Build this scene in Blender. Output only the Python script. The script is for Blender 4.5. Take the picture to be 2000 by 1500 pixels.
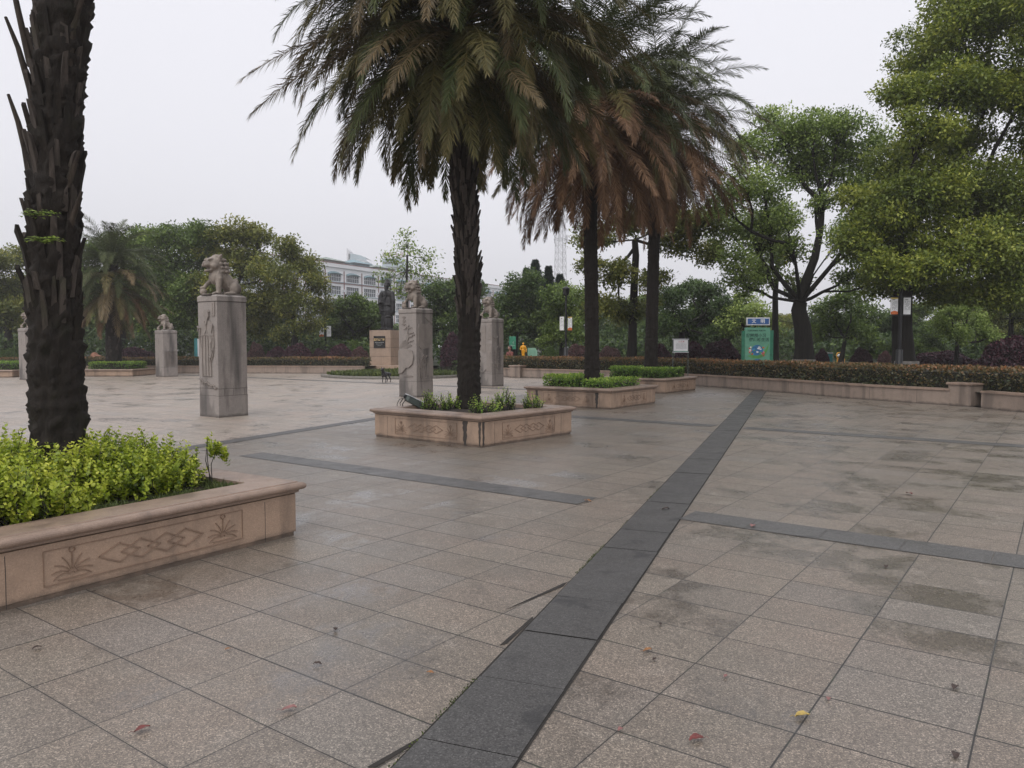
import bpy, math, random
import numpy as np
from mathutils import Vector, Matrix, Euler, noise as mnoise

S = bpy.context.scene
COL = S.collection
for _o in list(bpy.data.objects): bpy.data.objects.remove(_o)
R = math.radians
PI = math.pi

# ------------------------------------------------------------------ camera
CAM_H = 1.55; F = 1490.0; PITCH = math.atan((750 - 671) / F)
cam = bpy.data.cameras.new('camera'); co = bpy.data.objects.new('camera', cam); COL.objects.link(co)
co.location = (0, 0, CAM_H); co.rotation_euler = (PI/2 - PITCH, 0, 0)
cam.sensor_width = 36; cam.lens = 36 * F / 2000; cam.clip_start = 0.05; cam.clip_end = 6000
S.camera = co
# ------------------------------------------------------------------ sky, sun, exposure
SUN_EL, SUN_AZ = R(52), R(205)
w = bpy.data.worlds.new('World'); S.world = w; w.use_nodes = True
nt = w.node_tree; nt.nodes.clear()
sk = nt.nodes.new('ShaderNodeTexSky'); sk.sky_type = 'NISHITA'; sk.sun_disc = False
sk.sun_elevation = SUN_EL; sk.sun_rotation = SUN_AZ; sk.dust_density = 4.0; sk.air_density = 1.5
hs = nt.nodes.new('ShaderNodeHueSaturation'); hs.inputs['Saturation'].default_value = 0.10
b1 = nt.nodes.new('ShaderNodeBackground'); b1.inputs[1].default_value = 0.05
b2 = nt.nodes.new('ShaderNodeBackground'); b2.inputs[0].default_value = (0.67, 0.665, 0.72, 1); b2.inputs[1].default_value = 1.0
ad = nt.nodes.new('ShaderNodeAddShader'); wo = nt.nodes.new('ShaderNodeOutputWorld')
tcn = nt.nodes.new('ShaderNodeTexCoord'); sxz = nt.nodes.new('ShaderNodeSeparateXYZ'); mrn = nt.nodes.new('ShaderNodeMapRange')
mrn.inputs[1].default_value = 0.0; mrn.inputs[2].default_value = 1.0; mrn.inputs[3].default_value = 0.94; mrn.inputs[4].default_value = 1.40
nt.links.new(tcn.outputs['Generated'], sxz.inputs[0]); nt.links.new(sxz.outputs[2], mrn.inputs[0]); nt.links.new(mrn.outputs[0], b2.inputs[1])
nt.links.new(sk.outputs[0], hs.inputs['Color']); nt.links.new(hs.outputs[0], b1.inputs[0])
nt.links.new(b1.outputs[0], ad.inputs[0]); nt.links.new(b2.outputs[0], ad.inputs[1]); nt.links.new(ad.outputs[0], wo.inputs[0])
sl = bpy.data.lights.new('sun', 'SUN'); sl.energy = 1.15; sl.angle = R(55); sl.color = (1, 0.97, 0.93)
so = bpy.data.objects.new('sun', sl); COL.objects.link(so)
_d = Vector((math.sin(SUN_AZ)*math.cos(SUN_EL), math.cos(SUN_AZ)*math.cos(SUN_EL), math.sin(SUN_EL)))
so.rotation_euler = (-_d).to_track_quat('-Z', 'Y').to_euler(); so.location = (0, 0, 40)
S.view_settings.view_transform = 'Standard'; S.view_settings.look = 'None'
S.view_settings.exposure = 0.0; S.view_settings.gamma = 1.0
S.cycles.max_bounces = 6; S.cycles.diffuse_bounces = 3; S.cycles.glossy_bounces = 2
S.cycles.transmission_bounces = 3; S.cycles.transparent_max_bounces = 4; S.cycles.volume_bounces = 1

# ------------------------------------------------------------------ measuring
def at(px, py, z=0.0):
    """ground point (height z) that the photo shows at pixel px, py"""
    dx, dz = (px - 1000)/F, -(py - 750)/F
    c, s = math.cos(PITCH), math.sin(PITCH)
    y = c + dz*s; zz = -s + dz*c
    t = (z - CAM_H)/zz
    return Vector((dx*t, y*t, z))
def along(px, Y, z=0.0):
    return Vector(((px - 1000)/F*Y*1.0, Y, z))
def zat(py, Y): return CAM_H + (671 - py)/F*Y
GA = R(35.9)
U = Vector((math.sin(GA), math.cos(GA), 0)); W_ = Vector((-math.cos(GA), math.sin(GA), 0))

# ------------------------------------------------------------------ object helpers
def tag(o, label=None, cat=None, group=None, kind=None):
    if label: o['label'] = label
    if cat: o['category'] = cat
    if group: o['group'] = group
    if kind: o['kind'] = kind
    return o
def link(o, parent=None):
    COL.objects.link(o)
    if parent is not None: o.parent = parent
    return o
def thing(name, label, cat, loc=(0, 0, 0), rz=0.0, group=None):
    o = bpy.data.objects.new(name, None); o.empty_display_size = 0.2; link(o)
    o.location = loc; o.rotation_euler = (0, 0, rz)
    return tag(o, label, cat, group)
def inst(name, me, parent=None, loc=(0, 0, 0), rot=(0, 0, 0), sc=(1, 1, 1), mat=None):
    o = bpy.data.objects.new(name, me); link(o, parent)
    o.location = loc; o.rotation_euler = rot; o.scale = sc
    if mat is not None:
        o.material_slots[0].link = 'OBJECT'; o.material_slots[0].material = mat
    return o
def copy_tree(o, parent=None):
    c = o.copy(); link(c, parent)
    for ch in [x for x in bpy.data.objects if x.parent is o]: copy_tree(ch, c)
    return c

def np_mesh(name, V, Fq, mat, tint=None, smooth=False):
    """V (n,3), Fq (m,k) -> mesh"""
    me = bpy.data.meshes.new(name)
    V = np.asarray(V, np.float32); Fq = np.asarray(Fq, np.int32)
    m, k = Fq.shape
    me.vertices.add(len(V)); me.vertices.foreach_set('co', V.ravel())
    me.loops.add(m*k); me.loops.foreach_set('vertex_index', Fq.ravel())
    me.polygons.add(m); me.polygons.foreach_set('loop_start', np.arange(0, m*k, k, dtype=np.int32))
    try: me.polygons.foreach_set('loop_total', np.full(m, k, np.int32))
    except Exception: pass
    if smooth: me.polygons.foreach_set('use_smooth', np.ones(m, bool))
    me.update(calc_edges=True)
    if tint is not None:
        a = me.attributes.new('tint', 'FLOAT', 'FACE'); a.data.foreach_set('value', np.asarray(tint, np.float32))
    for x in (mat if isinstance(mat, (list, tuple)) else [mat]): me.materials.append(x)
    return me

def frames(P):
    P = np.asarray(P, float); T = np.gradient(P, axis=0); T /= np.linalg.norm(T, axis=1)[:, None] + 1e-9
    ref = np.array([0, 0, 1.0]) if abs(T[0][2]) < 0.9 else np.array([1.0, 0, 0])
    A = np.cross(T, ref); A /= np.linalg.norm(A, axis=1)[:, None] + 1e-9
    B = np.cross(T, A)
    return T, A, B

class MB:
    def __init__(s): s.V = []; s.Fc = []; s.M = []; s.Sm = []
    def add(s, verts, faces, mi=0, sm=False):
        b = len(s.V); s.V += [tuple(map(float, v)) for v in verts]
        for f in faces: s.Fc.append(tuple(b + i for i in f)); s.M.append(mi); s.Sm.append(sm)
        return s
    def box(s, x0, x1, y0, y1, z0, z1, mi=0, M=None):
        v = [Vector((x, y, z)) for z in (z0, z1) for (x, y) in ((x0, y0), (x1, y0), (x1, y1), (x0, y1))]
        if M is not None: v = [M @ p for p in v]
        return s.add(v, [(3, 2, 1, 0), (4, 5, 6, 7), (0, 1, 5, 4), (1, 2, 6, 5), (2, 3, 7, 6), (3, 0, 4, 7)], mi)
    def tube(s, P, rad, n=6, mi=0, sm=True, cap=True):
        P = np.asarray(P, float); T, A, B = frames(P); k = len(P)
        rad = np.broadcast_to(np.asarray(rad, float), (k,))
        a = np.linspace(0, 2*PI, n, endpoint=False)
        V = (P[:, None] + rad[:, None, None]*(np.cos(a)[None, :, None]*A[:, None] + np.sin(a)[None, :, None]*B[:, None])).reshape(-1, 3)
        f = [(i*n+j, i*n+(j+1) % n, (i+1)*n+(j+1) % n, (i+1)*n+j) for i in range(k-1) for j in range(n)]
        s.add(V, f, mi, sm)
        if cap: s.add(V[:n], [tuple(range(n))[::-1]], mi); s.add(V[-n:], [tuple(range(n))], mi)
        return s
    def loop_sweep(s, corners, prof, mi=0, closed=False, sm=False):
        """corners: ccw polygon (outward on the right); prof: [(offset outward, z)] swept round it with mitres"""
        n = len(corners); k = len(prof); V = []
        C = [Vector((c[0], c[1])) for c in corners]
        for (d, z) in prof:
            for i in range(n):
                e0 = (C[i]-C[i-1]).normalized(); e1 = (C[(i+1) % n]-C[i]).normalized()
                n0 = Vector((e0.y, -e0.x)); n1 = Vector((e1.y, -e1.x)); b = (n0+n1); b = b/(b.dot(n0)) if b.length > 1e-6 else n0
                V.append((C[i].x+b.x*d, C[i].y+b.y*d, z))
        f = []
        for j in range(k if closed else k-1):
            j2 = (j+1) % k
            for i in range(n): f.append((j*n+i, j*n+(i+1) % n, j2*n+(i+1) % n, j2*n+i))
        return s.add(V, f, mi, sm)
    def plate(s, poly, fr, t0, t1, mi=0):
        """poly (a,b) on frame fr=(origin, ax, up, normal), from t0 to t1 along the normal"""
        o, ax, up, nn = fr; k = len(poly)
        v = [o+ax*a+up*b+nn*t0 for a, b in poly]+[o+ax*a+up*b+nn*t1 for a, b in poly]
        ar = sum(poly[i][0]*poly[(i+1) % k][1]-poly[(i+1) % k][0]*poly[i][1] for i in range(k))
        f = [tuple(range(k, 2*k))]+[(i, (i+1) % k, k+(i+1) % k, k+i) for i in range(k)]
        if ar < 0: f = [x[::-1] for x in f]
        return s.add(v, f, mi)
    def stroke(s, pts, wd, fr, t0, t1, mi=0):
        for (a, b) in zip(pts[:-1], pts[1:]):
            a = Vector(a); b = Vector(b); d = (b-a)
            if d.length < 1e-6: continue
            d.normalize(); nn = Vector((-d.y, d.x))*wd/2; e = d*wd*0.3
            s.plate([tuple(a-e-nn), tuple(b+e-nn), tuple(b+e+nn), tuple(a-e+nn)], fr, t0, t1, mi)
        return s
    def mesh(s, name, mats):
        me = bpy.data.meshes.new(name); me.from_pydata(s.V, [], s.Fc)
        for m in (mats if isinstance(mats, (list, tuple)) else [mats]): me.materials.append(m)
        me.polygons.foreach_set('material_index', s.M); me.polygons.foreach_set('use_smooth', s.Sm); me.update()
        return me
    def build(s, name, mats, parent=None, bevel=0, loc=(0, 0, 0), rot=(0, 0, 0)):
        o = inst(name, s.mesh(name, mats), parent, loc, rot)
        if bevel:
            b = o.modifiers.new('bevel', 'BEVEL'); b.width = bevel; b.segments = 2; b.limit_method = 'ANGLE'; b.angle_limit = R(40)
        return o

_ico = None
def ico():
    global _ico
    if _ico is None:
        import bmesh
        bm = bmesh.new(); bmesh.ops.create_icosphere(bm, subdivisions=3, radius=1)
        _ico = (np.array([v.co[:] for v in bm.verts]), [tuple(v.index for v in f.verts) for f in bm.faces]); bm.free()
    return _ico
def blob(name, prims, voxel, mat, smooth=2, disp=0.0):
    """union of ellipsoids ('e',c,r[,rot]) and tapered limbs ('c',p0,p1,r0,r1) as ONE continuous surface"""
    mb = MB(); iv, jf = ico()
    for p in prims:
        if p[0] == 'e':
            v = iv*np.array(p[2])
            if len(p) > 3: v = v @ np.array(Euler(p[3]).to_matrix()).T
            mb.add(v+np.array(p[1]), jf)
        elif p[0] == 'b':
            c, h = p[1], p[2]
            M = Matrix.Translation(c) @ (Euler(p[3]).to_matrix().to_4x4() if len(p) > 3 else Matrix.Identity(4))
            mb.box(-h[0], h[0], -h[1], h[1], -h[2], h[2], 0, M)
        else:
            a, b = np.array(p[1], float), np.array(p[2], float); n = max(3, int(np.linalg.norm(b-a)/(0.5*min(p[3], p[4])))+2)
            mb.tube([a+(b-a)*t for t in np.linspace(0, 1, 5)], np.linspace(p[3], p[4], 5), 14)
            mb.add(iv*p[3]+a, jf); mb.add(iv*p[4]+b, jf)
    me = mb.mesh('tmp', mat); o = bpy.data.objects.new('tmp', me); COL.objects.link(o)
    m = o.modifiers.new('r', 'REMESH'); m.mode = 'VOXEL'; m.voxel_size = voxel; m.use_smooth_shade = True
    if smooth:
        m = o.modifiers.new('s', 'SMOOTH'); m.factor = 0.6; m.iterations = smooth
    dg = bpy.context.evaluated_depsgraph_get()
    out = bpy.data.meshes.new_from_object(o.evaluated_get(dg)); out.name = name
    bpy.data.objects.remove(o); bpy.data.meshes.remove(me)
    if not out.materials: out.materials.append(mat)
    out.polygons.foreach_set('use_smooth', np.ones(len(out.polygons), bool))
    return out
def text_obj(name, body, size, mat, parent, loc, rot, spacing=1.0, extrude=0.003, sx=1.0, bold=0.0):
    c = bpy.data.curves.new('t', 'FONT'); c.body = body; c.size = size; c.align_x = 'CENTER'; c.align_y = 'CENTER'
    c.space_character = spacing; c.extrude = extrude; c.offset = bold
    t = bpy.data.objects.new('t', c); COL.objects.link(t)
    me = bpy.data.meshes.new_from_object(t.evaluated_get(bpy.context.evaluated_depsgraph_get()))
    bpy.data.objects.remove(t); bpy.data.curves.remove(c); me.materials.clear(); me.materials.append(mat)
    return inst(name, me, parent, loc, rot, (sx, 1, 1))

# ------------------------------------------------------------------ materials
class G:
    def __init__(s, name, rough=0.6, spec=0.5):
        s.m = bpy.data.materials.new(name); s.m.use_nodes = True; s.t = s.m.node_tree; s.n = s.t.nodes
        s.p = s.n['Principled BSDF']; s.p.inputs['Roughness'].default_value = rough
        s.p.inputs['Specular IOR Level'].default_value = spec
    def L(s, a, b): s.t.links.new(a, b)
    def put(s, sock, v):
        if hasattr(v, 'is_output'): s.L(v, sock)
        else:
            if isinstance(v, tuple) and len(v) == 3 and sock.type == 'RGBA': v = (*v, 1)
            sock.default_value = v
    def node(s, t, **k):
        n = s.n.new(t)
        for a, b in k.items(): setattr(n, a, b)
        return n
    def math(s, op, a, b=0.0, c=0.0, clamp=False):
        n = s.node('ShaderNodeMath', operation=op, use_clamp=clamp)
        s.put(n.inputs[0], a); s.put(n.inputs[1], b); s.put(n.inputs[2], c); return n.outputs[0]
    def mix(s, f, a, b, mode='MIX'):
        n = s.node('ShaderNodeMix', data_type='RGBA', blend_type=mode)
        s.put(n.inputs[0], f); s.put(n.inputs[6], a); s.put(n.inputs[7], b); return n.outputs[2]
    def pos(s): return s.node('ShaderNodeNewGeometry').outputs['Position']
    def obj(s): return s.node('ShaderNodeTexCoord').outputs['Object']
    def scale(s, v, sc):
        n = s.node('ShaderNodeVectorMath', operation='MULTIPLY'); s.put(n.inputs[0], v); n.inputs[1].default_value = sc; return n.outputs[0]
    def noise(s, v, sc, det=3, rough=0.55, dist=0.0):
        n = s.node('ShaderNodeTexNoise'); s.put(n.inputs['Vector'], v); n.inputs['Scale'].default_value = sc
        n.inputs['Detail'].default_value = det; n.inputs['Roughness'].default_value = rough; n.inputs['Distortion'].default_value = dist
        return n.outputs[0]
    def voro(s, v, sc, feat='F1', out='Color'):
        n = s.node('ShaderNodeTexVoronoi', feature=feat); s.put(n.inputs['Vector'], v); n.inputs['Scale'].default_value = sc; return n.outputs[out]
    def ramp(s, f, stops):
        n = s.node('ShaderNodeValToRGB'); s.put(n.inputs[0], f); e = n.color_ramp.elements
        while len(e) < len(stops): e.new(0.5)
        for q, (p, c) in zip(e, stops):
            q.position = p; q.color = (*c, 1) if isinstance(c, tuple) else (c, c, c, 1)
        return n.outputs[0]
    def rng(s, v, a, b, c=0.0, d=1.0):
        n = s.node('ShaderNodeMapRange'); s.put(n.inputs[0], v)
        for i, x in zip((1, 2, 3, 4), (a, b, c, d)): n.inputs[i].default_value = x
        return n.outputs[0]
    def bump(s, h, strength=0.5, dist=0.01):
        n = s.node('ShaderNodeBump'); s.put(n.inputs['Height'], h); n.inputs['Strength'].default_value = strength
        n.inputs['Distance'].default_value = dist; s.L(n.outputs[0], s.p.inputs['Normal']); return n
    def col(s, v): s.put(s.p.inputs['Base Color'], v)
    def rough(s, v): s.put(s.p.inputs['Roughness'], v)

def plain(name, c, rough=0.6, metal=0.0, var=0.25, sc=6.0, spec=0.5):
    g = G(name, rough, spec); f = g.noise(g.obj(), sc, 4)
    d = tuple(x*(1-var) for x in c); l = tuple(min(1, x*(1+var)) for x in c)
    g.col(g.ramp(f, [(0.3, d), (0.7, l)])); g.p.inputs['Metallic'].default_value = metal
    g.bump(g.noise(g.obj(), sc*8, 3), 0.15, 0.004)
    return g.m
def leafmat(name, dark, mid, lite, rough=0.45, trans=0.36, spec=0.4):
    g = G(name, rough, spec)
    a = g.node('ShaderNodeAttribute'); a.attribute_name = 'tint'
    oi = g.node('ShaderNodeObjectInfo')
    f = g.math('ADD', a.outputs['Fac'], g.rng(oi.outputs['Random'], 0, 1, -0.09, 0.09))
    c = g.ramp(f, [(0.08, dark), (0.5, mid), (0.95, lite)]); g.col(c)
    tr = g.node('ShaderNodeBsdfTranslucent'); g.L(c, tr.inputs[0])
    mx = g.node('ShaderNodeMixShader'); mx.inputs[0].default_value = trans
    g.L(g.p.outputs[0], mx.inputs[1]); g.L(tr.outputs[0], mx.inputs[2])
    g.L(mx.outputs[0], g.n['Material Output'].inputs[0])
    return g.m
def stone(name, base, dirt=0.35, speck=0.5, rough=0.62, scale=1.0, warm=(1.0, 0.95, 0.89), block=None):
    g = G(name, rough, 0.45); P = g.obj()
    big = g.noise(P, 1.3*scale, 5, 0.6, 0.4); med = g.noise(P, 7*scale, 4, 0.6)
    sp = g.voro(P, 150*scale)
    spv = g.node('ShaderNodeSeparateColor'); g.L(sp, spv.inputs[0])
    c0 = tuple(x*0.86 for x in base); c1 = tuple(min(1, x*y*1.12) for x, y in zip(base, warm))
    c = g.mix(big, c0, c1)
    c = g.mix(g.rng(med, 0.35, 0.75, 0, 0.55), c, tuple(x*0.72 for x in base))
    c = g.mix(g.math('MULTIPLY', spv.outputs[0], speck), c, g.mix(spv.outputs[1], tuple(x*0.55 for x in base), tuple(min(1, x*1.5) for x in base)))
    # run-down stains: stretched noise along the vertical
    st = g.noise(g.scale(P, (5.0, 5.0, 0.7)), 1.0, 4, 0.6)
    c = g.mix(g.rng(st, 0.52, 0.75, 0, dirt), c, (0.05, 0.042, 0.036))
    sx = g.node('ShaderNodeSeparateXYZ'); g.L(P, sx.inputs[0])
    st2 = g.noise(g.scale(P, (2.2, 2.2, 0.25)), 1.0, 3, 0.5); c = g.mix(g.rng(st2, 0.56, 0.66, 0, dirt*1.3), c, tuple(x*0.32 for x in base))
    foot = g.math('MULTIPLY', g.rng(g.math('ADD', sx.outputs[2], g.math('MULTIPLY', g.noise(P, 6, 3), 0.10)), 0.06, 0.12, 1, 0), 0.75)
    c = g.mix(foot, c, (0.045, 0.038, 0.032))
    c = g.mix(g.rng(g.noise(P, 3.1*scale, 6, 0.7, 0.8), 0.5, 0.64, 0, 0.28), c, tuple(x*0.55 for x in base))
    g.col(c); g.rough(g.rng(med, 0.2, 0.8, rough-0.14, rough+0.12))
    h = g.math('ADD', g.math('MULTIPLY', spv.outputs[2], 0.4), g.noise(P, 40*scale, 3))
    g.bump(h, 0.35, 0.006)
    return g.m

# paving: granite slabs laid on the U/W grid
def paving_mat():
    g = G('granite_paving', 0.4, 0.75)
    P = g.pos(); sx = g.node('ShaderNodeSeparateXYZ'); g.L(P, sx.inputs[0]); X, Y = sx.outputs[0], sx.outputs[1]
    u = g.math('ADD', g.math('MULTIPLY', X, U.x), g.math('MULTIPLY', Y, U.y))
    v = g.math('ADD', g.math('MULTIPLY', X, W_.x), g.math('MULTIPLY', Y, W_.y))
    wob = g.math('MULTIPLY', g.math('SUBTRACT', g.noise(P, 0.9, 2), 0.5), 0.012)
    us = g.math('DIVIDE', g.math('ADD', g.math('SUBTRACT', u, 0.26), wob), 0.4)
    vs = g.math('DIVIDE', g.math('ADD', g.math('SUBTRACT', v, 0.241), wob), 0.582)
    fu, fv = g.math('FRACT', us), g.math('FRACT', vs); iu, iv = g.math('FLOOR', us), g.math('FLOOR', vs)
    du = g.math('MULTIPLY', g.math('MINIMUM', fu, g.math('SUBTRACT', 1.0, fu)), 0.4)
    dv = g.math('MULTIPLY', g.math('MINIMUM', fv, g.math('SUBTRACT', 1.0, fv)), 0.582)
    # joint width varies from joint to joint
    def wn(a, b):
        c = g.node('ShaderNodeCombineXYZ'); g.put(c.inputs[0], a); g.put(c.inputs[1], b)
        n = g.node('ShaderNodeTexWhiteNoise', noise_dimensions='3D'); g.L(c.outputs[0], n.inputs[0]); return n
    ju = wn(g.math('ROUND', us), 3.3).outputs[0]; jv = wn(g.math('ROUND', vs), 7.7).outputs[0]
    wu = g.math('ADD', g.math('MULTIPLY', g.math('POWER', ju, 1.4), 0.0036), 0.0010); wv = g.math('ADD', g.math('MULTIPLY', g.math('POWER', jv, 1.4), 0.0036), 0.0009)
    jm = g.math('MAXIMUM', g.math('LESS_THAN', du, wu), g.math('LESS_THAN', dv, wv))
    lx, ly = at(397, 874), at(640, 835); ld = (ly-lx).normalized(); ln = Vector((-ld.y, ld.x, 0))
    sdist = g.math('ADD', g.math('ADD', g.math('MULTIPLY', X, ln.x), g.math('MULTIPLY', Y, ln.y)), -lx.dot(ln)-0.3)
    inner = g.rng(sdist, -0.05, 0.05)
    edge = g.math('MAXIMUM', g.rng(du, 0.0, 0.012, 0.35, 0), g.rng(dv, 0.0, 0.012, 0.35, 0))
    tn = wn(iu, iv); tc = g.node('ShaderNodeSeparateColor'); g.L(tn.outputs['Color'], tc.inputs[0])
    g1 = g.node('ShaderNodeSeparateColor'); g.L(g.voro(P, 190), g1.inputs[0])
    g2 = g.node('ShaderNodeSeparateColor'); g.L(g.voro(P, 340), g2.inputs[0])
    base = g.mix(tc.outputs[0], (0.150, 0.126, 0.100), (0.184, 0.155, 0.122))
    def n4(sc, det, ro, k):
        n = g.node('ShaderNodeTexNoise', noise_dimensions='4D'); g.L(P, n.inputs['Vector']); n.inputs['Scale'].default_value = sc; n.inputs['Detail'].default_value = det
        n.inputs['Roughness'].default_value = ro; g.put(n.inputs['W'], g.math('MULTIPLY', tc.outputs[k], 0.55)); return n.outputs[0]
    blot = n4(2.6, 5, .65, 0)
    base = g.mix(g.rng(blot, 0.35, 0.65, 0.0, 0.38), base, g.mix(1.0, base, (0.62, 0.60, 0.58), 'MULTIPLY'))
    base = g.mix(g.rng(n4(5.0, 4, .6, 1), 0.56, 0.70, 0.0, 0.5), base, (0.27, 0.235, 0.195))
    base = g.mix(g.rng(g.noise(P, 0.8, 4, 0.6), 0.42, 0.72, 0, 0.7), base, (0.192, 0.148, 0.115))   # rusty warm patches
    base = g.mix(g.rng(tc.outputs[1], 0.75, 1.0, 0, 0.35), base, (0.150, 0.140, 0.128))
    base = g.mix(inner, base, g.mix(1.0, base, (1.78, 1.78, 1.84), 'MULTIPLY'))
    grain = g.ramp(g1.outputs[0], [(0.0, 0.30), (0.3, 0.78), (0.62, 1.0), (0.84, 1.45), (1.0, 2.6)])
    fine = g.ramp(g2.outputs[1], [(0.0, 0.6), (0.5, 1.0), (1.0, 1.4)])
    base = g.mix(0.85, base, grain, 'MULTIPLY'); base = g.mix(0.8, base, fine, 'MULTIPLY')
    # damp areas: darker and smoother, with their own ragged shape
    n1 = g.noise(P, 0.55, 5, 0.62, 0.6); n2 = g.noise(P, 3.2, 5, 0.65, 0.3); n3 = g.noise(g.scale(P, (1.0, 0.55, 1.0)), 1.4, 6, 0.7)
    tw = g.math('MULTIPLY', g.math('SUBTRACT', tc.outputs[2], 0.5), 0.16)
    east = g.rng(X, 0.0, 7.0, -0.015, 0.035)
    wet = g.rng(g.math('ADD', g.math('ADD', g.math('ADD', g.math('MULTIPLY', n1, 0.5), g.math('MULTIPLY', n3, 0.5)), tw), east), 0.530, 0.585)
    wet = g.math('MULTIPLY', wet, g.rng(n4(3.4, 6, .68, 2), 0.40, 0.52))
    c = g.mix(g.math('MULTIPLY', wet, 0.60), base, g.mix(1.0, base, (0.42, 0.40, 0.38), 'MULTIPLY'))
    dirt = g.rng(g.noise(P, 14, 5, 0.7), 0.64, 0.72, 0, 0.35)
    c = g.mix(dirt, c, (0.05, 0.042, 0.035))
    c = g.mix(edge, c, (0.06, 0.052, 0.045))
    moss = g.rng(g.noise(P, 5, 3), 0.56, 0.66)
    c = g.mix(jm, c, g.mix(moss, (0.016, 0.014, 0.012), (0.02, 0.028, 0.012)))
    g.col(c)
    r = g.rng(n2, 0.25, 0.75, 0.42, 0.60); r2 = g.node('ShaderNodeMix', data_type='FLOAT')
    g.put(r2.inputs[0], wet); g.put(r2.inputs[2], r); r2.inputs[3].default_value = 0.27
    g.rough(g.math('ADD', r2.outputs[0], g.math('MULTIPLY', jm, 0.3)))
    g.put(g.p.inputs['Coat Weight'], g.math('ADD', g.rng(n1, 0.35, 0.65, 0.18, 0.42), g.math('MULTIPLY', wet, 0.30))); g.put(g.p.inputs['Coat Roughness'], 0.36)
    h = g.math('ADD', g.math('MULTIPLY', g1.outputs[1], 0.12), g.math('MULTIPLY', tc.outputs[0], 0.35))
    h = g.math('SUBTRACT', g.math('ADD', h, g.math('MULTIPLY', g.noise(P, 25, 4), 0.4)), g.math('MULTIPLY', jm, 1.4))
    g.bump(h, 0.30, 0.005)
    return g.m
def dark_stone_mat(name='dark_granite', k=1.0):
    g = G(name, 0.42, 0.5); P = g.pos()
    g1 = g.node('ShaderNodeSeparateColor'); g.L(g.voro(P, 170), g1.inputs[0])
    b = g.mix(g.noise(P, 1.7, 4), (0.056*k, 0.054*k, 0.052*k), (0.084*k, 0.081*k, 0.077*k))
    b = g.mix(1.0, b, g.ramp(g1.outputs[0], [(0, 0.55), (0.5, 1.0), (0.9, 1.25), (1, 2.0)]), 'MULTIPLY')
    wet = g.rng(g.noise(P, 2.6, 5, 0.65, 0.5), 0.58, 0.64)
    b = g.mix(g.math('MULTIPLY', wet, 0.5), b, (0.022, 0.022, 0.024))
    scr = g.rng(g.noise(g.scale(P, (7, 1.2, 1)), 2.0, 4, 0.6, 1.4), 0.68, 0.72, 0, 0.35)
    b = g.mix(scr, b, (0.16, 0.155, 0.145)); g.col(b)
    g.rough(g.rng(g.noise(P, 4, 4), 0.3, 0.7, 0.36, 0.52)); g.bump(g.math('ADD', g1.outputs[1], g.noise(P, 30, 3)), 0.25, 0.004)
    return g.m

M = {}
M['paving'] = paving_mat(); M['dark'] = dark_stone_mat(); M['band'] = dark_stone_mat('grey_band_granite', 1.35)
M['gap'] = plain('joint_shadow_dirt', (0.022, 0.019, 0.016), 0.9, var=0.4)
M['moss'] = plain('moss', (0.035, 0.055, 0.018), 0.9, var=0.4, sc=30)
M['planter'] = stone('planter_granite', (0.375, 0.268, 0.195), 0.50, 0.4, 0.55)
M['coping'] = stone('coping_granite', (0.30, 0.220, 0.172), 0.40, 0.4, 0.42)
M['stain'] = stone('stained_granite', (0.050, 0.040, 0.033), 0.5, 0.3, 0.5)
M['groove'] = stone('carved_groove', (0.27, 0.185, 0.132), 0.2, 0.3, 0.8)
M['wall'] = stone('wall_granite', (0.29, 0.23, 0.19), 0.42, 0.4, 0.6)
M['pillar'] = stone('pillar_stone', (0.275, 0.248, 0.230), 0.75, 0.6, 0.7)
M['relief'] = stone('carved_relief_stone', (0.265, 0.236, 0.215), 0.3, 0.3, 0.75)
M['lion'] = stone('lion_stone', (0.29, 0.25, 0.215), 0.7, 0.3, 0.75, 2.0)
M['mortar'] = plain('open_mortar', (0.06, 0.05, 0.043), 0.9)
M['pedestal'] = stone('pedestal_granite', (0.36, 0.268, 0.205), 0.18, 0.3, 0.5)
M['bronze'] = plain('dark_bronze', (0.018, 0.017, 0.018), 0.5, 0.35, 0.4, 5)
M['plaque'] = plain('black_plaque', (0.018, 0.017, 0.017), 0.25)
M['gold'] = plain('gold_letters', (0.55, 0.40, 0.20), 0.4, 0.3)
M['greytext'] = plain('grey_letters', (0.22, 0.23, 0.23), 0.6)
M['kerb'] = stone('kerb_stone', (0.24, 0.23, 0.205), 0.3, 0.4, 0.65)
M['soil'] = plain('soil', (0.035, 0.026, 0.02), 0.95, var=0.5, sc=12)
M['lawn'] = plain('lawn_earth', (0.028, 0.034, 0.018), 0.95, var=0.5, sc=2)
M['fdark'] = plain('black_iron', (0.012, 0.012, 0.013), 0.45, 0.3)
M['white'] = plain('white_panel', (0.80, 0.80, 0.80), 0.5, var=0.06)
M['bankw'] = plain('white_facade', (0.74, 0.74, 0.75), 0.8, var=0.08, sc=0.2)
M['glass'] = plain('window_glass', (0.07, 0.085, 0.095), 0.25, var=0.5, sc=0.7)
M['blueaw'] = plain('teal_awning', (0.17, 0.27, 0.30), 0.6)
M['redtrim'] = plain('red_trim', (0.22, 0.09, 0.08), 0.7)
M['roofg'] = plain('green_roof_cover', (0.22, 0.27, 0.24), 0.7)
M['steelw'] = plain('tower_steel', (0.60, 0.60, 0.62), 0.6)
M['haze_b'] = plain('curtain_wall', (0.33, 0.42, 0.46), 0.4, var=0.2, sc=0.1)
M['bgreen'] = plain('green_board', (0.13, 0.36, 0.24), 0.45, var=0.12)
M['bgreen2'] = plain('green_frame', (0.03, 0.20, 0.115), 0.5)
M['mint'] = plain('mint_panel', (0.24, 0.42, 0.31), 0.5, var=0.1)
M['bluesign'] = plain('blue_sign', (0.03, 0.12, 0.36), 0.4, var=0.08)
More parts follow.
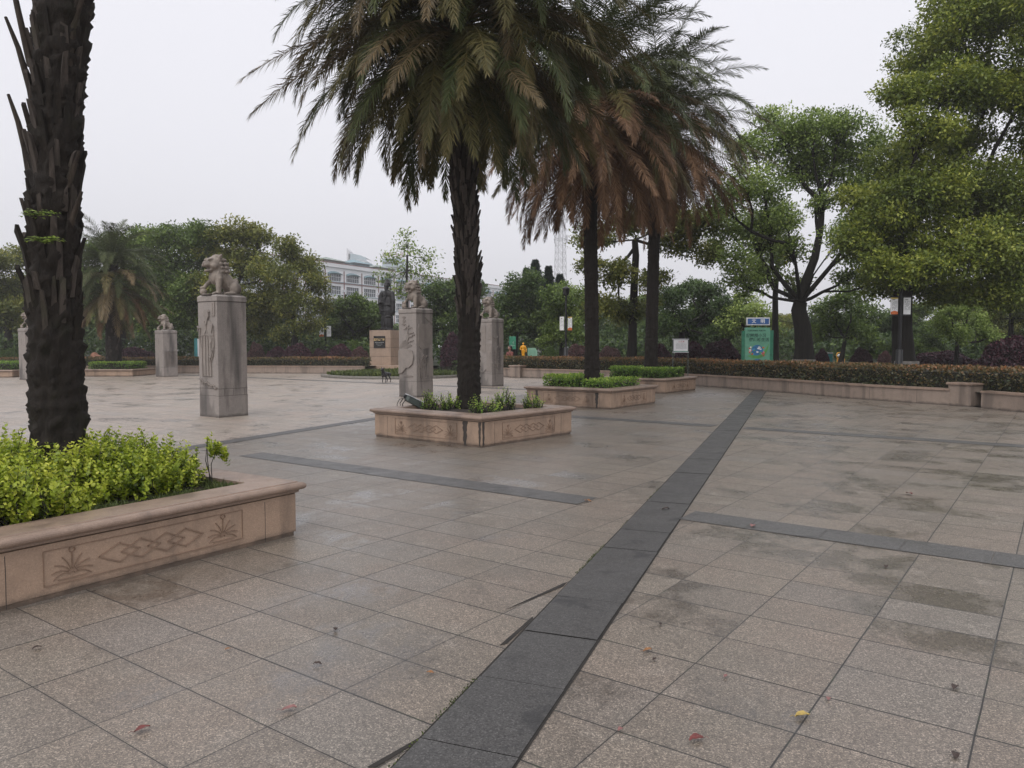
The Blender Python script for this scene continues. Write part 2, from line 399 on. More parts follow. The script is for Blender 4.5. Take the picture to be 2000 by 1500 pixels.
M['dkgtext'] = plain('dark_green_letters', (0.012, 0.075, 0.05), 0.6)
M['globe'] = plain('globe_blue', (0.03, 0.18, 0.38), 0.5, var=0.5, sc=12)
M['orange'] = plain('orange_paint', (0.60, 0.14, 0.03), 0.5)
M['yellow'] = plain('yellow_paint', (0.72, 0.33, 0.01), 0.42, var=0.12)
M['pgreen'] = plain('printed_green', (0.10, 0.33, 0.08), 0.5)
M['pred'] = plain('printed_red', (0.50, 0.08, 0.06), 0.5)
M['pyel'] = plain('printed_yellow', (0.62, 0.46, 0.12), 0.5)
M['ppink'] = plain('printed_pink', (0.55, 0.16, 0.25), 0.5)
M['teal'] = plain('teal_bin', (0.05, 0.26, 0.27), 0.5)
M['lampw'] = plain('lamp_glass', (0.3, 0.3, 0.28), 0.3)
M['flood'] = plain('floodlight_metal', (0.075, 0.09, 0.082), 0.45, 0.4)
M['skin'] = plain('skin', (0.30, 0.17, 0.12), 0.5, var=0.08)
M['hair'] = plain('black_hair', (0.012, 0.01, 0.01), 0.4)
M['cloth'] = plain('patterned_shirt', (0.15, 0.045, 0.035), 0.8, var=0.7, sc=14)
M['dogfur'] = plain('black_dog_fur', (0.010, 0.010, 0.012), 0.45, var=0.4)
M['rock'] = plain('red_rock', (0.20, 0.095, 0.06), 0.9, var=0.4)
M['limewash'] = plain('limewashed_bark', (0.24, 0.22, 0.20), 0.9, var=0.35, sc=12)
def bark(name, c, sc=1.0, fib=False):
    g = G(name, 0.85, 0.3); P = g.obj()
    a = g.noise(g.scale(P, (14*sc, 14*sc, 2.2*sc)), 1.0, 5, 0.7, 0.5); b = g.noise(P, 2.2*sc, 4)
    col = g.mix(g.rng(a, 0.3, 0.75), tuple(x*0.4 for x in c), tuple(x*1.5 for x in c))
    col = g.mix(g.rng(b, 0.55, 0.75, 0, 0.35), col, (c[0]*0.7, c[1]*1.1, c[2]*0.5)); g.col(col); g.bump(a, 0.8, 0.03)
    return g.m
M['bark'] = bark('tree_bark', (0.020, 0.017, 0.014))
M['barkg'] = bark('grey_bark', (0.035, 0.032, 0.028))
M['palmbark'] = bark('palm_bark', (0.020, 0.0155, 0.012), 2.0)
M['boot'] = bark('palm_leaf_base', (0.062, 0.050, 0.042), 1.6)
M['stalkb'] = bark('dry_stalk', (0.045, 0.034, 0.026), 1.6)
M['L_mid'] = leafmat('leaf_mid_green', (0.042, 0.072, 0.015), (0.115, 0.18, 0.034), (0.28, 0.36, 0.07))
M['L_dark'] = leafmat('leaf_dark_green', (0.026, 0.05, 0.014), (0.068, 0.118, 0.028), (0.16, 0.22, 0.05))
M['L_yel'] = leafmat('leaf_yellow_green', (0.05, 0.07, 0.014), (0.15, 0.175, 0.034), (0.36, 0.34, 0.075))
M['L_bri'] = leafmat('leaf_fresh_green', (0.085, 0.135, 0.028), (0.25, 0.34, 0.075), (0.5, 0.58, 0.17))
M['L_cam'] = leafmat('leaf_camphor', (0.046, 0.074, 0.013), (0.165, 0.215, 0.03), (0.44, 0.46, 0.08))
M['L_con'] = leafmat('conifer_needles', (0.010, 0.024, 0.017), (0.017, 0.041, 0.029), (0.036, 0.066, 0.042))
M['L_priv'] = leafmat('golden_privet_leaf', (0.09, 0.15, 0.014), (0.33, 0.41, 0.035), (0.64, 0.66, 0.1), 0.35, 0.3)
M['L_privd'] = leafmat('box_leaf', (0.047, 0.108, 0.019), (0.176, 0.311, 0.043), (0.459, 0.567, 0.101), 0.4, 0.25)
M['L_hedge'] = leafmat('red_tipped_hedge_leaf', (0.032, 0.048, 0.016), (0.115, 0.088, 0.034), (0.36, 0.16, 0.07), 0.4, 0.15)
M['L_hedgeg'] = leafmat('olive_hedge_leaf', (0.020, 0.034, 0.014), (0.063, 0.070, 0.028), (0.196, 0.140, 0.056), 0.4, 0.15)
M['L_pur'] = leafmat('purple_shrub_leaf', (0.017, 0.011, 0.014), (0.041, 0.018, 0.026), (0.132, 0.041, 0.060), 0.5, 0.12)
M['L_pink'] = leafmat('pinkish_shrub_leaf', (0.035, 0.028, 0.024), (0.10, 0.055, 0.052), (0.26, 0.12, 0.12), 0.5, 0.12)
M['L_grass'] = leafmat('grass_blade', (0.035, 0.045, 0.014), (0.075, 0.105, 0.028), (0.16, 0.19, 0.05), 0.5, 0.2)
M['P_green'] = leafmat('palm_green', (0.02, 0.032, 0.01), (0.052, 0.068, 0.021), (0.118, 0.132, 0.048), 0.5, 0.14, 0.22)
M['P_olive'] = leafmat('palm_olive', (0.032, 0.036, 0.012), (0.082, 0.076, 0.024), (0.175, 0.135, 0.048), 0.5, 0.14, 0.25)
M['P_tan'] = leafmat('palm_tan', (0.045, 0.04, 0.018), (0.115, 0.085, 0.038), (0.24, 0.165, 0.075), 0.5, 0.14)
M['P_brown'] = leafmat('palm_brown', (0.042, 0.021, 0.01), (0.13, 0.066, 0.029), (0.29, 0.165, 0.08), 0.6, 0.12)
M['fallr'] = plain('red_leaf', (0.15, 0.035, 0.03), 0.5, var=0.4, sc=40)
M['fally'] = plain('yellow_leaf', (0.42, 0.30, 0.08), 0.5, var=0.3, sc=40)
M['fallo'] = plain('orange_leaf', (0.26, 0.12, 0.045), 0.5, var=0.3, sc=40)
M['fallp'] = plain('pink_leaf', (0.24, 0.11, 0.10), 0.5, var=0.3, sc=40)
M['falld'] = plain('dark_leaf', (0.045, 0.028, 0.022), 0.6, var=0.3, sc=40)

# ------------------------------------------------------------------ ground, paving, bands
WALL_L = [(-60, 25), (-44, 33), (-32, 37.2), (-24, 39), (-14, 39.6), (-7.6, 39)]
WALL_R = [(-1.3, 36.4), (0.15, 34.9), (3.0, 32.7), (5.9, 29.3), (8.2, 24.95), (9.82, 20.9), (10.98, 19.1), (11.25, 18.25), (11.62, 16.8), (12.0, 14), (11.9, 9), (10.8, 2)]
g_ = MB().add([(-2500, -2500, -0.06), (2500, -2500, -0.06), (2500, 2500, -0.06), (-2500, 2500, -0.06)], [(0, 1, 2, 3)])
tag(g_.build('ground', M['lawn']), kind='structure')
pv = [(-60, -15), (14, -15), (10.8, 2.0)] + list(reversed(WALL_R[:-1]))[0:0]
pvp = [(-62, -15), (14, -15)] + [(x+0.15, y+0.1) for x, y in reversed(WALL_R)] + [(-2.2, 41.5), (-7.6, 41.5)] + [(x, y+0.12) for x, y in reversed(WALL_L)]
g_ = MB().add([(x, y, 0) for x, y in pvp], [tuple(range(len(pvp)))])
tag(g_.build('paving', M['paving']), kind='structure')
def offs(path, d):
    out = []
    for i, p in enumerate(path):
        a = Vector(path[max(0, i-1)]); b = Vector(path[min(len(path)-1, i+1)]); t = (b-a).normalized()
        out.append((p[0]-t.y*d, p[1]+t.x*d))
    return out
def fine(path, step=0.8):
    # smooth (Catmull-Rom) resample
    P = [Vector(p) for p in path]; out = []
    for i in range(len(P)-1):
        p0 = P[max(0, i-1)]; p1 = P[i]; p2 = P[i+1]; p3 = P[min(len(P)-1, i+2)]
        n = max(1, int((p2-p1).length/step))
        for k in range(n):
            t = k/n
            q = 0.5*((2*p1)+(-p0+p2)*t+(2*p0-5*p1+4*p2-p3)*t*t+(-p0+3*p1-3*p2+p3)*t**3)
            out.append((q.x, q.y))
    out.append(tuple(P[-1])); return out
# raised planted ground behind the walls
LZ = 0.36
lw = offs(WALL_L, 0.25); rw = offs(WALL_R, 0.25)
poly = [(-400, 25)]+lw+[(-7.3, 41.6), (-1.6, 41.6)]+rw+[(300, 2), (400, 900), (-700, 900)]
tag(MB().add([(x, y, LZ) for x, y in poly], [tuple(range(len(poly)))[::-1]]).build('lawn', M['lawn']), kind='structure')
# diagonal dark strip of slabs (each 0.6 m) with open dirty joints at its sides
sA0, sA1 = at(770, 1500), at(1472, 762); sB0, sB1 = at(1000, 1500), at(1498, 762)
sd = ((sA1+sB1)/2-(sA0+sB0)/2); SL = sd.length; sd.normalize(); sn = Vector((-sd.y, sd.x, 0)); s0 = (sA0+sB0)/2
SW = 0.405
mb = MB(); mg = MB()
t = -3.2; rs = random.Random(4); t += ((at(938, 1322)-s0).dot(sd)+3.2) % 0.6
tend = SL-0.02
while t < tend:
    t2 = min(t+0.6, tend); g = 0.0022
    jw = rs.uniform(-0.004, 0.004); z = 0.006+rs.uniform(0, 0.004)
    q = [s0+sd*(t+g)+sn*(SW/2+jw), s0+sd*(t+g)-sn*(SW/2+jw), s0+sd*(t2-g)-sn*(SW/2+jw), s0+sd*(t2-g)+sn*(SW/2+jw)]
    mb.add([(p.x, p.y, z) for p in q], [(0, 1, 2, 3)]); t = t2
tag(mb.build('paving_strip', M['dark']), kind='structure')
q = [s0-sd*3.2+sn*(SW/2+0.012), s0-sd*3.2-sn*(SW/2+0.012), s0+sd*tend-sn*(SW/2+0.012), s0+sd*tend+sn*(SW/2+0.012)]
mg.add([(p.x, p.y, 0.003) for p in q], [(0, 1, 2, 3)])
# open wedge gaps where slabs meet the strip's left side
for tri in ([(975, 1262), (1040, 1205), (1042, 1210), (990, 1258)], [(980, 1195), (1100, 1140), (1108, 1138), (1100, 1146)], [(716, 1500), (815, 1444), (822, 1440), (812, 1452), (735, 1500)], [(1205, 1040), (1237, 1008), (1240, 1010)]):
    pts = [at(*p) for p in tri]
    a = sum(pts[i].x*pts[(i+1) % len(pts)].y-pts[(i+1) % len(pts)].x*pts[i].y for i in range(len(pts)))
    if a < 0: pts = pts[::-1]
    mg.add([(p.x, p.y, 0.0035) for p in pts], [tuple(range(len(pts)))])
tag(mg.build('paving_gap', M['gap']), kind='structure')
# narrow dark bands laid on the grid
def band(u0, v0, v1, wd=0.2, z=0.004, name='paving_band', along_u=False):
    mb = MB(); L = abs(v1-v0); n = max(1, int(L/0.582)); 
    for i in range(n):
        a = min(v0, v1)+i*L/n+0.002; b = min(v0, v1)+(i+1)*L/n-0.002
        if along_u: q = [W_*(u0)+U*a, W_*(u0)+U*b, W_*(u0+wd)+U*b, W_*(u0+wd)+U*a]; q = q
        else: q = [U*u0+W_*a, U*u0+W_*b, U*(u0+wd)+W_*b, U*(u0+wd)+W_*a]; q = q[::-1]
        mb.add([(p.x, p.y, z) for p in q], [(0, 1, 2, 3)])
    return mb.build(name, M['band'])
def uv(p): return p.dot(U), p.dot(W_)
tag(band(6.262, uv(at(1160, 975))[1], 9.2, 0.396), kind='structure')
tag(band(6.262, -9.0, 2.72, 0.396), kind='structure')
tag(band(13.62, -9, 4.72, 0.396), kind='structure')
tag(band(13.62, 5.3, 9.0, 0.396), kind='structure')
tag(band(20.9, 11.2, 40, 0.396), kind='structure')
tag(band(28.2, 9.5, 42, 0.396), kind='structure')
p0, p1 = at(397, 874), at(640, 835)
dd = (p1-p0).normalized(); nn = Vector((-dd.y, dd.x, 0))
mb = MB()
for i in range(12):
    a = -1.2+i*0.6; q = [p0+dd*(a+.003), p0+dd*(a+.597), p0+dd*(a+.597)+nn*0.3, p0+dd*(a+.003)+nn*0.3]
    mb.add([(p.x, p.y, 0.0045) for p in q], [(0, 1, 2, 3)])
tag(mb.build('paving_strip', M['dark']), kind='structure')

# moss tufts in the strip's left joint
rng = np.random.default_rng(3)
def leaf_mesh(name, P, D, N, size, wid, mat, tint, fold=0.25):
    """rhombic, slightly folded leaves at P pointing along D with face normal ~N; size (n,)"""
    n = len(P); D = D/(np.linalg.norm(D, axis=1)[:, None]+1e-9)
    Sd = np.cross(D, N); Sd /= np.linalg.norm(Sd, axis=1)[:, None]+1e-9; Nn = np.cross(Sd, D)
    s = np.broadcast_to(size, (n,))[:, None]
    v0 = P; v1 = P+D*s*0.45+Sd*s*wid+Nn*s*fold*wid; v2 = P+D*s; v3 = P+D*s*0.45-Sd*s*wid+Nn*s*fold*wid
    V = np.stack([v0, v1, v2, v3], 1).reshape(-1, 3); Fq = np.arange(4*n).reshape(n, 4)
    return np_mesh(name, V, Fq, mat, tint)
def rdir(n, r=None):
    r = r or rng; v = r.normal(size=(n, 3)); return v/np.linalg.norm(v, axis=1)[:, None]
n = 900
tt = np.concatenate([rng.uniform(0.3, 3.2, n//2), rng.uniform(-0.6, 6, n//2)]); tt = tt[mnoise is not None and (np.sin(tt*5.1)+np.sin(tt*2.3+1)) > 0.1]
n = len(tt); P = np.array(s0)[None]+np.array(sd)[None]*tt[:, None]+np.array(sn)[None]*(SW/2+0.012+rng.normal(0, 0.006, n))[:, None]
P[:, 2] = 0.003; D = rdir(n)*0.7+np.array([0, 0, 1])
tag(bpy.data.objects.new('moss', leaf_mesh('moss', P, D, rdir(n), rng.uniform(0.005, 0.012, n), 0.4, M['L_grass'], rng.uniform(0, 0.7, n))), 'green moss growing in the joint along the dark paving strip', 'moss', kind='stuff')
link(bpy.data.objects['moss'])

# ------------------------------------------------------------------ planters
def rect_planter(front, ax, ay, sz, h, label, carved=True, sy=None, stains=()):
    """front corner, two horizontal unit directions (ax to the right, ay to the left/back)"""
    sy = sy or sz
    t = thing('stone_planter', label, 'planter', tuple(front), 0, 'square stone planters along the plaza')
    Z = Vector((0, 0, 0)); c = [Z, Z+ax*sz, Z+ax*sz+ay*sy, Z+ay*sy]
    c2 = [(p.x, p.y) for p in c]
    b = MB().loop_sweep(c2, [(-0.012, 0.0), (-0.012, 0.03), (0, 0.035), (0, h-0.10)]).loop_sweep(c2, [(-0.30, h-0.12), (-0.30, h-0.2)])
    b.build('body', M['planter'], t)
    k = MB(); pr = [(-0.27, h-0.16), (-0.27, h), (0.012, h), (0.016, h-0.008), (0.03, h-0.008)]
    for a in np.linspace(80, -90, 9): pr.append((0.035+0.028*math.cos(R(a)), h-0.037+0.028*math.sin(R(a))))
    pr += [(0.02, h-0.068), (0.02, h-0.085), (-0.005, h-0.098)]
    k.loop_sweep(c2, pr, sm=False); k.build('coping', M['coping'], t)
    so_ = MB(); q = [Z+ax*.25+ay*.25, Z+ax*(sz-.25)+ay*.25, Z+ax*(sz-.25)+ay*(sy-.25), Z+ax*.25+ay*(sy-.25)]
    # soil surface, gently heaped
    n = 14; V = []; Fc = []
    for i in range(n+1):
        for j in range(n+1):
            p = q[0]+(q[1]-q[0])*(i/n)+(q[3]-q[0])*(j/n); e = min(i, j, n-i, n-j)
            V.append((p.x, p.y, h-0.07+(0.05*min(e, 4)/4)+0.025*mnoise.noise(Vector((p.x*4, p.y*4, h))))) 
    for i in range(n):
        for j in range(n): Fc.append((i*(n+1)+j, (i+1)*(n+1)+j, (i+1)*(n+1)+j+1, i*(n+1)+j+1))
    so_.add(V, Fc, sm=True).build('soil', M['soil'], t)
    if carved:
        for (o, a, L) in ((Z, ax, sz), (Z+ay*sy, -ay, sy)):
            nn = Vector((a.y, -a.x, 0)); fr = (o, a, Vector((0, 0, 1)), nn)
            cm = MB(); m0 = L*0.21; m1 = L*0.79; z0 = 0.085; z1 = h-0.14; w = 0.005; T = 0.0065
            cm.stroke([(m0, z0), (m1, z0)], 0.008, fr, 0, T); cm.stroke([(m0, z1), (m1, z1)], 0.004, fr, 0, T)
            cm.stroke([(m0, z0+.006), (m0, z1-.004)], 0.004, fr, 0, T+.0004); cm.stroke([(m1, z0+.006), (m1, z1-.004)], 0.004, fr, 0, T+.0004)
            mid = (m0+m1)/2; zc = (z0+z1)/2; rw_, rh = 0.135, 0.062
            k_ = 0
            for cx in (-0.235, -0.09, 0.09, 0.235):
                k_ += 1; x = mid+cx
                cm.stroke([(x-rw_/1.0, zc), (x, zc-rh), (x+rw_, zc), (x, zc+rh), (x-rw_, zc)], 0.009, fr, 0, T+0.0003*k_)
            for sx in (-1, 1):
                cx = mid+sx*0.535; zb = z0+0.03
                cm.stroke([(cx-0.085, zb-0.008), (cx+0.085, zb-0.008)], 0.007, fr, 0, T+.0005)
                for i, an in enumerate(np.linspace(-78, 78, 9)):
                    hgt = 0.15*(0.55+0.45*math.cos(R(an*0.8))); pts = []
                    for s_ in np.linspace(.2, 1, 6):
                        rr = s_*hgt; aa = R(an*(0.25+0.95*s_)); x_ = cx+math.sin(aa)*rr; z_ = zb+math.cos(aa)*rr*(1-0.25*s_*abs(an)/78)
                        pts.append((x_, z_))
                    cm.stroke(pts, 0.006, fr, 0, T+0.0002*i)
                ring = [(cx+0.018*math.cos(a_), min(z1-.02, zb+0.165)+0.016*math.sin(a_)) for a_ in np.linspace(0, 2*PI, 9)]
                cm.stroke(ring, 0.005, fr, 0, T+.0024)
            cm.build('carved_ornament', M['groove'], t)
            jm = MB()
            for q in (.30, L-.30): jm.stroke([(q, .01), (q+.002, h*.5), (q, h-.12)], 0.004, fr, 0, .0012)
            jm.build('joint_lines', M['mortar'], t)
            for (fa, q, w0, w1, z0_, z1_) in stains:
                if fa == (0 if a is ax else 1):
                    r = random.Random(int(q*100)); ys = np.linspace(z1_, z0_, 12); lft = [(q-(w0+(w1-w0)*i/11)*r.uniform(.35, .65), y) for i, y in enumerate(ys)]; rgt = [(q+(w0+(w1-w0)*i/11)*r.uniform(.35, .65), y) for i, y in enumerate(ys)]
                    MB().plate(lft+rgt[::-1], fr, 0, .0016).build('water_stain', M['stain'], t)
    return t, h
rz = lambda v, a: Vector((v.x*math.cos(a)-v.y*math.sin(a), v.x*math.sin(a)+v.y*math.cos(a), 0))
PL1_R = at(578, 1045)
a1 = rz(U, R(2.0)); b1_ = rz(W_, R(2.0)); PL1 = PL1_R-a1*2.42; PL1.z = 0
rect_planter(PL1, a1, b1_, 2.42, 0.44, 'nearest stone planter, cut by the left edge, full of yellow-green bushes and carved with diamonds')
a2 = rz(U, R(-4)); b2_ = rz(W_, R(-1.5)); PL2 = at(940, 875)
rect_planter(PL2, a2, b2_, 2.3, 0.48, 'stone planter with mostly bare soil around the big central palm', stains=((1, 1.98, .10, .05, .02, .38), (1, 2.27, .05, .03, .02, .38), (0, .05, .05, .03, .02, .38)))
PL3 = at(1193, 800); rect_planter(PL3, U, W_, 2.4, 0.48, 'stone planter with low green hedge at the foot of the middle dark palm trunk', stains=((1, 2.02, .09, .05, .02, .38), (1, .3, .08, .04, .02, .38)))
PL4 = at(1299, 769); rect_planter(PL4, U, W_, 2.4, 0.46, 'farthest of the row of planters, clipped green hedge, just before the curved wall')
X_ = Vector((1, 0, 0)); Y_ = Vector((0, 1, 0))
rect_planter(Vector((-20.3, 35.9, 0)), X_, Y_, 2.42, 0.34, 'far stone planter with clipped hedge under the bushy palm at the left', False)
rect_planter(Vector((-25.3, 34.9, 0)), X_, Y_, 2.42, 0.34, 'far planter cut off by the left edge of the picture', False)

# ------------------------------------------------------------------ perimeter walls and piers
def wall(path, label, h=0.42, th=0.28):
    P = fine(path, 0.9); t = thing('low_wall', label, 'wall', (P[0][0], P[0][1], 0)); O = Vector((P[0][0], P[0][1]))
    def strip(d0, d1, z0, z1):
        mb = MB(); A = offs(P, d0); B = offs(P, d1); n = len(P); V = []
        for z in (z0, z1):
            V += [(x-O.x, y-O.y, z) for x, y in A]+[(x-O.x, y-O.y, z) for x, y in B]
        f = []
        for i in range(n-1):
            f += [(i, i+1, 2*n+i+1, 2*n+i), (2*n+i, 2*n+i+1, 3*n+i+1, 3*n+i), (n+i+1, n+i, 3*n+i, 3*n+i+1), (i+1, i, n+i, n+i+1)]
        f += [(0, 2*n, 3*n, n), (n-1, 2*n-1, 4*n-1, 3*n-1)]
        return mb.add(V, f)
    strip(0, th, 0, h-0.05).build('wall_face', M['wall'], t); strip(-0.035, th+0.02, h-0.047, h).build('coping', M['coping'], t)
    jm = MB(); A = offs(P, -0.0025)
    acc = 0
    for i in range(1, len(P)):
        acc += (Vector(P[i])-Vector(P[i-1])).length
        if acc > 1.1:
            acc = 0; p = A[i]; tt_ = (Vector(P[i])-Vector(P[i-1])).normalized()
            jm.add([(p[0]-O.x-tt_.x*.004, p[1]-O.y-tt_.y*.004, 0), (p[0]-O.x+tt_.x*.004, p[1]-O.y+tt_.y*.004, 0), (p[0]-O.x+tt_.x*.004, p[1]-O.y+tt_.y*.004, h-.05), (p[0]-O.x-tt_.x*.004, p[1]-O.y-tt_.y*.004, h-.05)], [(0, 1, 2, 3)])
    jm.build('joint_lines', M['mortar'], t)
    return t
wall(WALL_L, 'long low stone wall at the back of the plaza left of the bronze statue', 0.40)
wall(WALL_R[:7], 'curving low stone wall in front of the reddish hedge, between the two stone piers')
wall(WALL_R[7:], 'low stone wall right of the near pier, cut off by the right edge')
def pier(p, d, label, L=0.58, D=0.62, h=0.58):
    t = thing('stone_pier', label, 'pier', (p[0], p[1], 0), math.atan2(d[1], d[0]))
    MB().box(-L/2, L/2, -0.14, D-0.14, 0, h-0.06).build('shaft', M['wall'], t, 0.006)
    MB().box(-L/2-.04, L/2+.04, -0.18, D-0.10, h-0.058, h).build('cap', M['coping'], t, 0.012)
pier((11.22, 18.95), (0.45, -0.89), 'square stone pier breaking the low wall near the right edge')
pier((0.20, 34.75), (0.85, -0.52), 'small stone pier ending the low wall beside the yellow figure', 0.56, 0.6, 0.56)

# ------------------------------------------------------------------ lions and pillars
def lion_mesh():
    p = []
    e = lambda c, r, ro=(0, 0, 0): p.append(('e', c, r, ro)); c = lambda a, b, r0, r1: p.append(('c', a, b, r0, r1))
    p.append(('b', (0.0, 0, 0.012), (0.42, 0.21, 0.014)))
    c((-0.24, 0, 0.22), (0.08, 0, 0.48), 0.17, 0.185); e((0.12, 0, 0.43), (0.17, 0.20, 0.19)); e((0.03, 0, 0.58), (0.17, 0.19, 0.17)); e((-0.08, 0, .36), (.20, .17, .18))
    for s in (-1, 1):
        e((-0.27, s*0.14, 0.17), (0.155, 0.085, 0.155)); e((-0.16, s*0.17, 0.055), (0.14, 0.05, 0.045)); e((-0.03, s*0.175, 0.045), (0.06, 0.05, 0.035))
        e((0.13, s*0.15, 0.40), (0.095, 0.07, 0.12))
    c((0.13, 0.155, 0.38), (0.155, 0.165, 0.20), 0.085, 0.068); c((0.155, 0.165, 0.20), (0.15, 0.165, 0.08), 0.068, 0.058); e((0.19, 0.165, 0.045), (0.10, 0.062, 0.042))
    for k in range(3): e((0.275, 0.125+k*0.04, 0.035), (0.03, 0.018, 0.028))
    c((0.14, -0.15, 0.38), (0.27, -0.16, 0.27), 0.065, 0.052); c((0.27, -0.16, 0.27), (0.35, -0.16, 0.185), 0.05, 0.042); e((0.385, -0.16, 0.175), (0.07, 0.055, 0.035)); e((0.37, -0.16, 0.085), (0.085, 0.085, 0.08))
    # head, large for the body
    HS = 1.42; hx, hz = .12, .70
    def e(c_, r_, ro=(0, 0, 0)): p.append(('e', (hx+(c_[0]-hx)*HS+.01, c_[1]*HS, hz+(c_[2]-hz)*HS-.005), tuple(x*HS for x in r_), ro))
    e((0.15, 0, 0.73), (0.135, 0.125, 0.125)); e((0.245, 0, 0.715), (0.085, 0.09, 0.055)); e((0.30, 0, 0.735), (0.038, 0.06, 0.036))
    e((0.24, 0, 0.62), (0.085, 0.07, 0.028), (0, 0.25, 0)); e((0.19, 0, 0.66), (0.06, 0.075, 0.05))
    for s in (-1, 1):
        e((0.235, s*0.062, 0.80), (0.06, 0.038, 0.026), (0, 0.2, s*0.3)); e((0.225, s*0.07, 0.765), (0.03, 0.022, 0.024))
        e((0.10, s*0.115, 0.835), (0.03, 0.022, 0.065), (s*-0.3, -0.35, 0)); e((0.315, s*0.04, 0.70), (0.03, 0.024, 0.03)); e((0.19, s*0.10, 0.69), (0.06, 0.035, 0.045))
    e((0.10, 0, 0.84), (0.09, 0.07, 0.05)); 
    e = lambda c, r, ro=(0, 0, 0): p.append(('e', c, r, ro))
    # mane curls
    for i, (zz, xx, rr) in enumerate([(0.83, 0.02, 0.155), (0.74, -0.01, 0.18), (0.65, -0.03, 0.185), (0.56, -0.05, 0.18)]):
        for a in np.linspace(-115, 115, 7): e((xx+0.03-math.cos(R(a))*rr*0.75, math.sin(R(a))*rr, zz), (0.045, 0.045, 0.042))
    # chest strap with bell
    for a in np.linspace(-100, 100, 13): e((0.06+math.cos(R(a))*0.20, math.sin(R(a))*0.175, 0.545-0.05*math.cos(R(a))), (0.022, 0.022, 0.022))
    e((0.265, 0, 0.46), (0.035, 0.035, 0.035)); e((0.24, 0, 0.555), (0.03, 0.05, 0.03))
    for k in range(7): e((-0.02-k*0.012, 0.175-0.003*k, 0.47-k*0.045), (0.02, 0.018, 0.024))
    for k in range(7): e((-0.02-k*0.012, -0.175+0.003*k, 0.47-k*0.045), (0.02, 0.018, 0.024))
    # tail with flame tip, lying up the back
    c((-0.40, 0, 0.12), (-0.40, 0, 0.30), 0.035, 0.03); e((-0.37, 0, 0.36), (0.05, 0.05, 0.08), (0, 0.4, 0)); e((-0.35, 0.05, 0.32), (0.035, 0.03, 0.06)); e((-0.35, -0.05, 0.32), (0.035, 0.03, 0.06))
    return blob('stone_lion', p, 0.0115, M['lion'], 2)
LION = lion_mesh()
def chips(mb, fr, x0, x1, z0, z1, nc, nr, t, seed, sz=0.017):
    r = random.Random(seed)
    for i in range(nc):
        for j in range(nr):
            if r.random() < 0.12: continue
            a = x0+(x1-x0)*(i+.5)/nc; b = z0+(z1-z0)*(j+.5)/nr
            for _ in range(2):
                if r.random() < .5: mb.stroke([(a-sz*r.uniform(.2, .5), b+r.uniform(-.4, .4)*sz), (a+sz*r.uniform(.2, .5), b+r.uniform(-.4, .4)*sz)], .004, fr, 0, t+r.uniform(0, .001))
                else: mb.stroke([(a+r.uniform(-.4, .4)*sz, b-sz*.45), (a+r.uniform(-.4, .4)*sz, b+sz*.45)], .004, fr, 0, t+r.uniform(0, .001))
def cloudy(cx, cz, w, h, n=10, seed=0, j=0.25):
    r = random.Random(seed); return [(cx+w*math.cos(a)*(1+r.uniform(-j, j)), cz+h*math.sin(a)*(1+r.uniform(-j, j))) for a in np.linspace(0, 2*PI, n, endpoint=False)]
